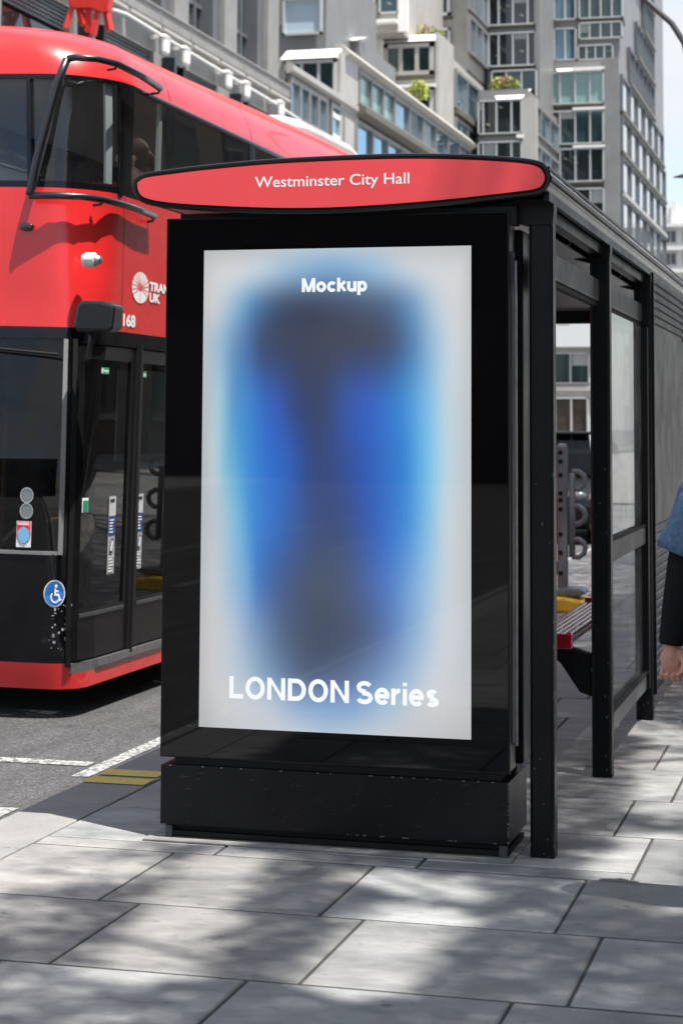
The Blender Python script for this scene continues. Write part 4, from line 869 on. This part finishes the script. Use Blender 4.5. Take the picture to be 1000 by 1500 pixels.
# planting on the terraces
LEAFM = [mat('terrace_leaf_green', (.10, .15, .035), .6, vary=.4, vscale=2), mat('terrace_leaf_lime', (.30, .34, .05), .6, vary=.3, vscale=2), mat('terrace_leaf_rust', (.26, .16, .08), .6, vary=.3, vscale=2)]
def shrub(x0, x1, y, z, h, n, mats, label):
    g = MB(); r = random.Random(int(x0*100+z*7))
    for k in range(n):
        x = r.uniform(x0, x1); e = 1-.55*abs(2*(x-x0)/(x1-x0)-1)**3; p = Vector((x, y+r.uniform(-.5, .5), z+h*e*r.random()**.8))
        a = Vector((r.gauss(0,1), r.gauss(0,1), r.gauss(0,1))).normalized(); b = a.orthogonal().normalized(); s = r.uniform(.10, .22)
        cl = math.floor(x*1.3+z) ; g.add([p-a*s, p+b*s*.45, p+a*s, p-b*s*.45], [(0,1,2,3)], (cl+(r.random() > .7)) % len(mats))
    return tag(g.build('terrace_shrub', mats, None, loc=((x0+x1)/2, y, z)), label, 'shrub', 'shrubs on the office terraces')
shrub(-37.2, -33.2, 128, 29.2, 1.0, 700, LEAFM[:2], 'long lime green shrub row below the upper left office window')
shrub(-34.2, -29.8, 141, 30.7, 1.1, 600, LEAFM, 'rust and green shrub on top of the white framed bay')
shrub(-28.1, -25.8, 151.4, 28.4, 1.1, 500, LEAFM, 'green and rust shrub box above the middle sloping cap')
shrub(-30.9, -30.2, 152, 32.2, 1.1, 200, LEAFM[1:2], 'small round lime shrub at the bay corner')
shrub(-31.6, -30.1, 137.2, 25.5, 1.4, 260, LEAFM[1:2], 'lime shrub in front of the lower white framed window')
# buildings that close the street behind and beside the view
DULL = mat('sooty_brick', (.07, .064, .06), .8, vary=.2, vscale=1)
T = thing('brick_building', 'dark brick building mirrored in the display glass', 'building', (-12, -44, 0))
wall(T, -46, 4, -58, -44, 0, 8.5, DULL)
for z in (.6, 4.8):
    for x in range(-44, 2, 5):
        q = MB(); q.box(x, x+2.6, -43.99, -43.9, z, z+2.4); q.build('window', PANE, T)
T = thing('terrace_building', 'brown brick building lining the right pavement beside the camera', 'building', (13, 20, 0))
wall(T, 12.2, 25, -12, 70, 0, 15, mat('brown_brick', (.16, .12, .095), .8, vary=.2, vscale=2))
for z in (1, 5, 9):
    for y in range(-10, 68, 6):
        q = MB(); q.box(12.1, 12.25, y, y+3, z, z+2.6); q.build('window', PANE, T)

# ------------------------------------------------------------------ people (bodies grown from limbs and fused into one skin)
def fuse(mb, name, m, parent, voxel, smooth=8):
    o = mb.build(name, m, parent, smooth=True)
    r = o.modifiers.new('fuse', 'REMESH'); r.mode = 'VOXEL'; r.voxel_size = voxel; r.use_smooth_shade = True
    k = o.modifiers.new('soften', 'SMOOTH'); k.factor = .5; k.iterations = smooth
    return o
SKIN = mat('skin', (.48, .24, .165), .5, vary=.16, vscale=22, bump=.05, bscale=90); HAIRB = mat('red_brown_hair', (.042, .014, .007), .6, spec=.2, vary=.4, vscale=30, stretch=(1,1,.2)); HAIRD = mat('dark_hair', (.02, .014, .011), .45, vary=.4, vscale=30)
DENIM = mat('blue_denim', (.055, .105, .185), .85, vary=.35, vscale=60, bump=.5, bscale=260); BLACKKNIT = mat('black_cloth', (.006, .006, .007), .9, spec=.2, bump=.3, bscale=35)
EYE = mat('eye_dark', (.02, .015, .012), .2)
def head(b, c, f, s=1):                                   # c: centre of the skull, f: -1 faces -Y, 1 faces +Y
    c = Vector(c); V = lambda x, y, z: c+Vector((x, f*y, z))*s
    b.ball(V(0,-.01,.03), .092*s, 16, 0, (.86,1.08,1.05)); b.cone(V(0,.03,-.02), V(0,.055,-.085), .066*s, .036*s, 12)
    b.ball(V(0,.095,-.01), .017*s, 8, 0, (.8,1,1.5)); b.ball(V(0,.085,.02), .012*s, 8); b.ball(V(0,.088,-.055), .02*s, 8, 0, (1.2,.6,.5))
    for d in (-1, 1): b.ball(V(d*.08,-.01,-.005), .026*s, 8, 0, (.3,.7,1.15)); b.ball(V(d*.034,.07,.03), .026*s, 8, 0, (1.2,.6,.5)); b.ball(V(d*.04,.06,-.03), .03*s, 8)
def eyes(T, c, f, s=1):
    for d in (-1, 1):
        q = MB(); q.ball(Vector(c)+Vector((d*.033, f*.083, .014))*s, .010*s, 8); q.build('eye', EYE, T, smooth=True)
def hand(b, w, pts_f, thumb):
    for f_ in pts_f:
        for k in range(len(f_)-1): b.cone(f_[k], f_[k+1], (.0098, .0088, .008, .007)[k], (.0088, .008, .007, .0062)[k], 8)
    for k in range(len(thumb)-1): b.cone(thumb[k], thumb[k+1], (.0135, .011, .009)[k], (.011, .009, .0075)[k], 8)
# walker at the right edge, seen from behind
bx, by = -.368, 6.70
P = thing('person', 'person in a blue denim jacket and black sleeve walking past the shelter, hand hanging', 'person', (bx, by, 0))
V = lambda x, y, z: Vector((bx+x, by+y, z))
b = MB(); head(b, V(0,.02,1.60), 1); b.cone(V(0,0,1.42), V(0,.01,1.53), .06, .055, 12)
b.ball(V(0,0,1.28), .2, 14, 0, (.86,.56,.9)); b.ball(V(0,0,1.10), .16, 14, 0, (.86,.62,1)); b.ball(V(0,-.01,.93), .17, 14, 0, (.98,.68,.85))
for d in (-1, 1): b.cone(V(d*.03,0,1.40), V(d*.17,0,1.375), .06, .055, 12)
for d, kn, an in ((-1, (-.09,.10,.50), (-.09,.04,.10)), (1, (.09,-.06,.50), (.09,-.30,.16))):
    b.cone(V(d*.085,0,.90), V(*kn), .088, .058, 12); b.cone(V(*kn), V(*an), .056, .036, 12); b.cone(V(*an), V(an[0], an[1]+.15, max(.035, an[2]-.06)), .036, .028, 10)
el, wr = (-.212,-.02,1.13), (-.262,.02,.868)
b.cone(V(-.175,0,1.37), V(*el), .05, .04, 12); b.cone(V(*el), V(*wr), .039, .025, 12)
b.cone(V(*wr), V(-.262,.022,.835), .025, .027, 12); b.ball(V(-.262,.02,.82), .05, 12, 0, (.78,.34,.95))
FG = []
for k, (x, l) in enumerate(((-.031, .86), (-.0105, .98), (.0105, 1.0), (.0305, .93))):
    FG.append([V(-.262+x*.9,.022,.792), V(-.262+x*1.05,.016,.792-.030*l), V(-.262+x*1.0,-.014,.792-.038*l), V(-.262+x*.9,-.030,.792-.018*l)])
hand(b, None, FG, [V(-.230,.016,.845), V(-.216,-.006,.812), V(-.222,-.026,.785)])
el2, wr2 = (.225,-.06,1.12), (.25,.10,.90)
b.cone(V(.175,0,1.37), V(*el2), .05, .04, 12); b.cone(V(*el2), V(*wr2), .039, .025, 12); b.ball(V(.255,.13,.85), .05, 12, 0, (.4,.75,.95))
hand(b, None, [[V(.255+.002*k,.10+.02*k,.82), V(.255,.105+.02*k,.785), V(.25,.10+.02*k,.76), V(.235,.095+.02*k,.755)] for k in range(4)], [V(.24,.15,.86), V(.235,.175,.83), V(.235,.18,.80)])
fuse(b, 'body', SKIN, P, .0045, 4); eyes(P, V(0,.02,1.60), 1)
h = MB(); h.ball(V(0,-.012,1.645), .105, 16, 0, (.9,1.02,.95)); h.ball(V(0,-.07,1.58), .08, 12, 0, (.95,.5,1.3)); fuse(h, 'hair', HAIRD, P, .008, 4)
c = MB(); c.tube([V(-.20,-.015,1.22), V(*el), V(-.238,.002,.99), V(-.259,.018,.885), V(-.2605,.019,.872)], .05, 20, 0, [.056,.058,.052,.043,.041]); c.build('black_sleeve', BLACKKNIT, P, smooth=True)
c = MB(); c.tube([V(.20,-.03,1.25), V(*el2), V(.245,.07,.94), V(.25,.095,.905)], .05, 20, 0, [.056,.056,.046,.042]); c.build('black_sleeve', BLACKKNIT, P, smooth=True)
c = MB(); c.ball(V(0,0,1.27), .215, 18, 0, (.92,.66,.92)); c.ball(V(0,0,1.08), .19, 18, 0, (.88,.70,.9)); c.cone(V(-.06,0,1.39), V(-.165,0,1.375), .075, .07, 14); c.cone(V(.06,0,1.39), V(.165,0,1.375), .075, .07, 14)
fuse(c, 'denim_jacket', DENIM, P, .01, 5)
for d in (-1, 1):
    c = MB(); A, B_ = V(d*.165,0,1.385), V(d*.213,-.012,1.175); n = 24; vs = []
    for j in range(9):
        t = j/8; p = A.lerp(B_, t); r = .068+.020*t
        for i in range(n):
            a = 2*math.pi*i/n; rr_ = r*(1+.05*math.sin(3*a+5*t)+.03*math.sin(7*a-4*t)); vs.append(p+Vector((math.cos(a)*rr_, math.sin(a)*rr_, (-.030*d*-1*math.cos(a) if j > 5 else -.01*math.cos(a)*d*-1)*t*d*d)))
    c.add(vs, [(j*n+i, j*n+(i+1) % n, (j+1)*n+(i+1) % n, (j+1)*n+i) for j in range(8) for i in range(n)])
    o_ = c.build('denim_sleeve', DENIM, P, smooth=True); m_ = o_.modifiers.new('thick', 'SOLIDIFY'); m_.thickness = .004
c = MB(); c.ball(V(0,-.01,.95), .19, 16, 0, (.98,.70,.8))
for d, kn, an in ((-1, (-.09,.10,.50), (-.09,.04,.13)), (1, (.09,-.06,.50), (.09,-.29,.19))): c.cone(V(d*.085,0,.90), V(*kn), .10, .072, 12); c.cone(V(*kn), V(*an), .072, .055, 12)
fuse(c, 'trousers', BLACKKNIT, P, .012, 4)
for an in ((-.09,.04,.10), (.09,-.30,.16)):
    c = MB(); c.cone(V(an[0], an[1]-.03, max(.045, an[2]-.05)), V(an[0], an[1]+.17, max(.035, an[2]-.06)), .045, .035, 12); c.build('shoe', BLACK_RUBBER, P, smooth=True)
# passenger on the upper deck, facing forward
bw = Matrix.Rotation(R(1.3), 4, 'Y'); base = Vector((-4.40, 10.5, -.10))+bw@Vector((-.25, 1.56, 2.27))
P = thing('person', 'seated woman with red brown ponytail and pale blue shirt on the upper deck', 'person', base)
V = lambda x, y, z: base+Vector((x, y, z))
b = MB(); head(b, V(0,-.07,1.20), -1); b.cone(V(0,.0,1.0), V(0,-.05,1.11), .05, .048, 12)
b.ball(V(0,.03,.80), .19, 14, 0, (.88,.56,1.1)); b.ball(V(0,.06,.58), .17, 14, 0, (.95,.7,.8))
for d in (-1, 1):
    b.cone(V(d*.03,.02,.97), V(d*.16,.02,.945), .05, .05, 12)
    b.cone(V(d*.09,.05,.52), V(d*.10,-.38,.53), .085, .06, 12); b.cone(V(d*.10,-.38,.53), V(d*.10,-.42,.08), .058, .038, 12); b.cone(V(d*.10,-.42,.06), V(d*.10,-.56,.03), .035, .028, 10)
    b.cone(V(d*.17,.02,.93), V(d*.20,-.20,.74), .046, .037, 12); b.cone(V(d*.20,-.20,.74), V(d*.17,-.50,.84), .036, .024, 12)
    b.ball(V(d*.165,-.56,.855), .045, 12, 0, (.75,.9,.4))
    hand(b, None, [[V(d*.165-.03+.02*k,-.60,.865), V(d*.165-.03+.02*k,-.635,.86), V(d*.165-.03+.02*k,-.64,.83), V(d*.165-.03+.02*k,-.615,.82)] for k in range(4)], [V(d*.165-d*.035,-.55,.85), V(d*.165-d*.05,-.59,.835), V(d*.165-d*.045,-.615,.825)])
fuse(b, 'body', mat('fair_skin', (.70, .40, .29), .5, vary=.1, vscale=15), P, .008, 4); eyes(P, V(0,-.07,1.20), -1); P.rotation_euler = (0, 0, R(-62))
h = MB(); h.ball(V(0,-.052,1.245), .105, 16, 0, (.92,1.0,.92)); h.ball(V(0,-.01,1.20), .088, 12, 0, (.95,.75,1.1)); h.cone(V(0,.05,1.22), V(0,.085,1.17), .026, .03, 10); h.cone(V(0,.085,1.17), V(0,.085,1.00), .03, .012, 10); fuse(h, 'hair', HAIRB, P, .008, 3)
c = MB(); c.ball(V(0,.03,.80), .205, 16, 0, (.90,.62,1.08)); c.ball(V(0,.06,.60), .19, 16, 0, (.95,.72,.75))
for d in (-1, 1): c.cone(V(d*.05,.02,.965), V(d*.165,.02,.94), .062, .066, 12); c.cone(V(d*.165,.02,.94), V(d*.186,-.10,.845), .066, .062, 12)
fuse(c, 'shirt', mat('pale_blue_cotton', (.58, .74, .82), .85, bump=.2, bscale=80), P, .01, 4)
c = MB(); c.ball(V(0,.06,.52), .19, 12, 0, (.98,.75,.6))
for d in (-1, 1): c.cone(V(d*.09,.05,.52), V(d*.10,-.38,.53), .098, .072, 12); c.cone(V(d*.10,-.38,.53), V(d*.10,-.42,.12), .07, .05, 12)
fuse(c, 'trousers', DENIM, P, .014, 4)
q = MB(); q.tube([(-.08, 1.14, 3.10), (-.2, 1.15, 3.12), (-1.0, 1.15, 3.12), (-1.05, 1.15, 2.3)], .017, 8); q.build('handrail', STEEL, bus, smooth=True)

# ------------------------------------------------------------------ street objects beyond the shelter
def car(label, loc, paint, group=None):
    T = thing('parked_car', label, 'car', loc, group); x0, y0, z0 = loc
    q = MB(); q.prism([(y0+.02,z0+.30),(y0,z0+.55),(y0+.06,z0+.72),(y0+.25,z0+.82),(y0+1.15,z0+.98),(y0+4.2,z0+1.02),(y0+4.55,z0+.92),(y0+4.6,z0+.45),(y0+4.5,z0+.25),(y0+.2,z0+.22)], 'x', x0-.88, x0+.88)
    body = q.build('body', paint, T, bevel=.07)
    a = [(-.80, .98, 1.0), (.80, .98, 1.0), (.80, 4.35, 1.0), (-.80, 4.35, 1.0)]; t = [(-.62, 1.85, 1.60), (.62, 1.85, 1.60), (.62, 3.8, 1.60), (-.62, 3.8, 1.60)]
    W_ = lambda p: (x0+p[0], y0+p[1], z0+p[2])
    for k, nm in enumerate(('windscreen', 'side_window', 'rear_window', 'side_window')):
        q = MB(); q.add([W_(a[k]), W_(a[(k+1) % 4]), W_(t[(k+1) % 4]), W_(t[k])], [(0,1,2,3)]); q.build(nm, CARGLASS, T)
    q = MB(); q.box(x0-.70, x0+.70, y0+1.75, y0+3.95, z0+1.585, z0+1.64); q.build('roof', paint, T, bevel=.03)
    for k in range(4):
        q = MB(); q.bar(W_(a[k]), W_(t[k]), .09, .09); q.build('window_pillar', STEEL if k == 1 else paint, T)
    for s in (-1, 1):
        q = MB(); q.tube([W_((s*.80,1.0,1.02)), W_((s*.70,1.6,1.42)), W_((s*.67,2.0,1.63)), W_((s*.67,3.6,1.65)), W_((s*.72,4.3,1.3))], .03, 8); q.build('roof_rail', CAP, T, smooth=True)
        q = MB(); q.ball(W_((s*.98,1.35,1.06)), .10, 10, 0, (1,.5,.75)); q.build('wing_mirror', paint, T, smooth=True)
        q = MB(); q.ball(W_((s*.62,.08,.70)), .14, 12, 0, (1.2,.5,.6)); q.build('headlight', mat('headlight_glass', (.16, .17, .18), .08, metal=.5), T, smooth=True)
        for y in (.95, 3.65):
            q = MB(); q.lathe((x0+s*.70, y0+y, z0+.33), [(.18, 0), (.31, 0), (.33, s*.05), (.33, s*.17), (.30, s*.2), (.2, s*.19)], 'x', 24); wh = q.build('wheel', BLACK_RUBBER, T)
            q = MB(); q.lathe((x0+s*.87, y0+y, z0+.33), [(.2, 0), (.12, s*.02), (.05, s*.03)], 'x', 16); q.build('rim', STEEL, wh)
    q = MB(); q.box(x0-.26, x0+.26, y0-.02, y0+.02, z0+.42, z0+.53); q.build('number_plate', WHITEPAINT, T)
    q = MB(); q.box(x0-.5, x0+.5, y0-.005, y0+.03, z0+.56, z0+.70); q.build('grille', BLACK_RUBBER, T)
    return T
car('black car with silver roof rails parked at the kerb beyond the shelter', (-4.62, 28.2, -.10), mat('black_car_paint', (.006, .007, .008), .3, spec=.3, coat=.15))
# grey plastic barrier with yellow foot
T = thing('plastic_barrier', 'grey plastic pedestrian barrier with loops and a yellow foot', 'barrier', (-2.9, 17.2, 0))
PL = mat('grey_blue_plastic', (.15, .17, .19), .45, vary=.15, vscale=6)
q = MB(); q.box(-3.55, -2.60, 17.18, 17.22, .30, .42); q.box(-3.55, -2.60, 17.18, 17.22, 1.28, 1.40)
for k in range(9): q.box(-3.52+.105*k, -3.46+.105*k, 17.185, 17.215, .40, 1.3)
q.build('panel', PL, T, bevel=.012)
q = MB(); q.box(-2.60, -2.505, 17.165, 17.235, .12, 1.46)
up_ = q.build('end_post', PL, T, bevel=.03)
for z in (.32, .50, .66, .88, .96, 1.02, 1.18, 1.30, 1.38):
    q = MB(); q.lathe((-2.565, 17.160, z), [(.021, 0), (.021, .012)], 'y', 14); q.build('hole', BLACK_RUBBER, up_)
q = MB(); q.tube([(-2.47, 17.2, .46), (-2.465, 17.2, 1.20)], .028, 10); cl = q.build('loop_bar', PL, T, smooth=True)
for z in (1.135, .83, .54):
    q = MB(); q.tube([(-2.47, 17.2, z+.075), (-2.41, 17.2, z+.078), (-2.365, 17.2, z+.045), (-2.35, 17.2, z), (-2.365, 17.2, z-.045), (-2.41, 17.2, z-.078), (-2.47, 17.2, z-.075)], .024, 10); q.build('loop', PL, cl, smooth=True)
q = MB(); q.prism([(-2.85,.0),(-2.28,.0),(-2.28,.05),(-2.36,.10),(-2.5,.125),(-2.75,.125),(-2.85,.06)], 'y', 16.9, 17.5); q.build('foot', mat('yellow_plastic', (.68, .42, .02), .45, vary=.1), T, bevel=.02)
q = MB(); q.prism([(-2.62,.125),(-2.40,.125),(-2.33,.155),(-2.36,.19),(-2.5,.20),(-2.6,.19)], 'y', 17.05, 17.35); q.build('foot_clamp', PL, T, bevel=.02)
# bus stop pole with a printed timetable
T = thing('bus_stop_post', 'grey bus stop post carrying a white timetable in the gap beside the display', 'bus stop', (-2.99, 18, 0))
q = MB(); q.tube([(-2.99, 18, 0), (-2.99, 18, 2.95)], .045, 14); q.build('post', mat('post_grey', (.30, .30, .30), .5), T, smooth=True)
q = MB(); q.box(-3.22, -2.82, 17.93, 17.96, .92, 2.42); q.box(-3.24, -2.80, 17.945, 17.975, .90, 2.44, 1); tb = q.build('timetable', [mat('timetable_white', (.66, .67, .70), .35), GREYMETAL], T)
rr = random.Random(2)
for z, m_, hh in ((2.12, 0, .03), (1.55, 1, .02), (1.71, 2, .035), (1.62, 2, .03), (1.36, 2, .03), (1.24, 2, .03), (1.30, 1, .012), (1.10, 2, .03), (1.03, 2, .025), (1.47, 2, .02), (2.3, 1, .06)):
    q = MB(); q.add([(-3.20,17.928,z),(-2.84,17.928,z),(-2.84,17.928,z+hh),(-3.20,17.928,z+hh)], [(0,1,2,3)]); q.build('printed_row', [GREYMETAL, SIGNRED, mat('timetable_blue', (.05,.09,.25), .5)][m_], tb)
q = MB(); q.box(-3.25, -2.6, 17.98, 18.02, 2.55, 2.95); q.build('flag', mat('flag_white', (.7, .7, .7), .4), T)
# street lamps
def lamp(x, y, label):
    T = thing('street_lamp', label, 'street lamp', (x, y, 0), 'curved arm street lamps')
    LM = mat('lamp_column_grey', (.06, .063, .07), .4)
    q = MB(); q.lathe((x, y, 0), [(.11, 0), (.11, 1.2), (.075, 1.3), (.06, 5.6), (.05, 5.9)], 'z', 16); q.build('column', LM, T)
    pts = [(x, y, 5.85), (x-.01, y, 6.2), (x-.08, y, 6.55), (x-.24, y, 6.82), (x-.46, y, 7.03), (x-.62, y, 7.2), (x-1.0, y, 7.42), (x-1.5, y, 7.52)]
    q = MB(); q.tube(pts, .04, 10); q.build('arm', LM, T, smooth=True)
    q = MB(); q.prism([(x-1.40,7.47),(x-1.45,7.57),(x-1.9,7.53),(x-2.2,7.45),(x-1.9,7.43)], 'y', y-.13, y+.13); q.build('lamp_head', LM, T, bevel=.02)
lamp(-2.03, 25, 'nearer street lamp arm curving over the road at the top right corner')
lamp(-1.93, 45.5, 'farther street lamp whose dark head pokes in at the right edge')

# ------------------------------------------------------------------ pavement trees out of view, crowns shaped to place light and shade
LITS = [((-2.294,6.979),(-2.055,5.521),.115,1.0), ((-1.712,6.843),(-1.331,6.671),.075,1), ((-1.421,6.327),(-1.467,5.544),.13,1), ((-.777,7.749),(-.793,7.059),.13,1), ((-.903,9.695),(-.792,8.483),.13,1),
 ((-2.942,6.536),(-2.724,6.77),.2,.9), ((-2.699,6.0),(-2.62,5.93),.14,.75), ((-2.269,5.242),(-1.995,5.024),.18,.7), ((-1.396,9.307),(-1.264,9.289),.07,.8), ((-1.117,10.641),(-.9,10.233),.12,.9), ((-.965,6.902),(-.639,6.696),.06,.6), ((-1.351,6.895),(-1.473,6.453),.06,.7), ((-1.524,5.528),(-1.205,5.282),.05,.5), ((-3.18,6.936),(-3.03,7.308),.3,1), ((-.62,10.9),(-.4,11.8),.15,.8)]
def lit_at(x, y):
    v = 0; p = Vector((x, y))
    for a, b, r, k in LITS:
        a, b = Vector(a), Vector(b); t = max(0, min(1, (p-a).dot(b-a)/max(1e-6, (b-a).length_squared))); d = (p-a-(b-a)*t).length
        v = max(v, k*max(0, min(1, (r*2.0+.04-d)/(r*1.0+.04))))
    if x < -2.78 and y < 7.6: v = max(v, min(1, (-2.78-x)/.12))
    if 7.3 < y < 7.95 and x < -1.9: v = max(v, .85)
    if 7.2 < y < 10 and x < -2.3: v = max(v, 1)                      # the bus and the sign's kerb end stay in the sun
    return v
BARK = mat('plane_bark', (.16, .14, .11), .8, vary=.4, vscale=7, bump=.5, bscale=25)
LEAF = [mat('leaf_dark', (.045, .085, .022), .5, vary=.3, vscale=6), mat('leaf_mid', (.075, .125, .03), .5, vary=.3, vscale=6), mat('leaf_light', (.12, .17, .045), .5, vary=.3, vscale=6)]
def tree(x, y, gx0, gx1, gy0, gy1, n, label, seed):
    T = thing('street_tree', label, 'tree', (x, y, 0), 'street trees on the right pavement'); r = random.Random(seed)
    q = MB(); q.tube([(x,y,0), (x+.03,y,.3), (x-.05,y+.05,2.2), (x-.1,y,5.5), (x-.2,y+.2,10.5)], .2, 14, 0, [.30,.24,.2,.16,.06])
    cx, cy = (gx0+gx1)/2+.3*11, (gy0+gy1)/2-.16*11
    for k in range(9):
        a = 2*math.pi*k/9; h0 = 5.2+.35*k; p0 = Vector((x-.08, y+.03, h0)); p2 = Vector((cx+math.cos(a)*(gx1-gx0)*.42, cy+math.sin(a)*(gy1-gy0)*.42, 10+r.random()*2.4)); p1 = p0.lerp(p2, .45)+Vector((0,0,.5))
        q.tube([p0, p1, p2], .05, 7, 0, [.085,.05,.012])
    q.build('trunk', BARK, T, smooth=True)
    g = MB()
    clumps = [(r.uniform(gx0, gx1), r.uniform(gy0, gy1), r.uniform(8.6, 13.5), r.uniform(.4, .8)) for _ in range(int(n/70))]
    for k in range(n):
        c = r.choice(clumps); d = Vector((r.gauss(0,1), r.gauss(0,1), r.gauss(0,.7)))*c[3]*.6
        hx, hy, z = c[0]+d.x, c[1]+d.y, max(7.5, c[2]+d.z)
        if r.random() < .88: hx, hy = r.uniform(gx0, gx1), r.uniform(gy0, gy1)
        elif gy0 < 5: hx, hy = r.uniform(gx0, gx1), 4.6+.85*r.random()  # extra leaves put in to shade the nearest paving
        if r.random() < lit_at(hx, hy): continue  # leaves left out so sun falls on the chosen patches
        p = Vector((hx+SUN.x/SUN.z*z, hy+SUN.y/SUN.z*z, z))
        u = Vector((r.gauss(0,1), r.gauss(0,1), r.gauss(0,.6))).normalized(); v = (u.orthogonal().normalized()+Vector((0,0,r.uniform(-.3,.3)))).normalized(); s = r.uniform(.034, .062)
        f = u.cross(v)*s*.18
        g.add([p-u*s, p+v*s*.5-u*s*.1+f, p+u*s, p-v*s*.5-u*s*.1+f], [(0,1,2),(0,2,3)], min(2, int(r.random()**1.5*3)))
    g.build('crown', LEAF, T)
tree(4.2, 2.2, -3.3, 1.2, 3.4, 7.7, 47000, 'broad leafy street tree on the right pavement close to the camera', 4)
tree(4.4, 10.5, -3.3, .9, 7.5, 19.0, 84000, 'leafy street tree on the right pavement beside the shelter', 5)
tree(4.6, 25, -3.4, .9, 19.0, 31.0, 45000, 'leafy street tree on the right pavement far beyond the shelter', 6)
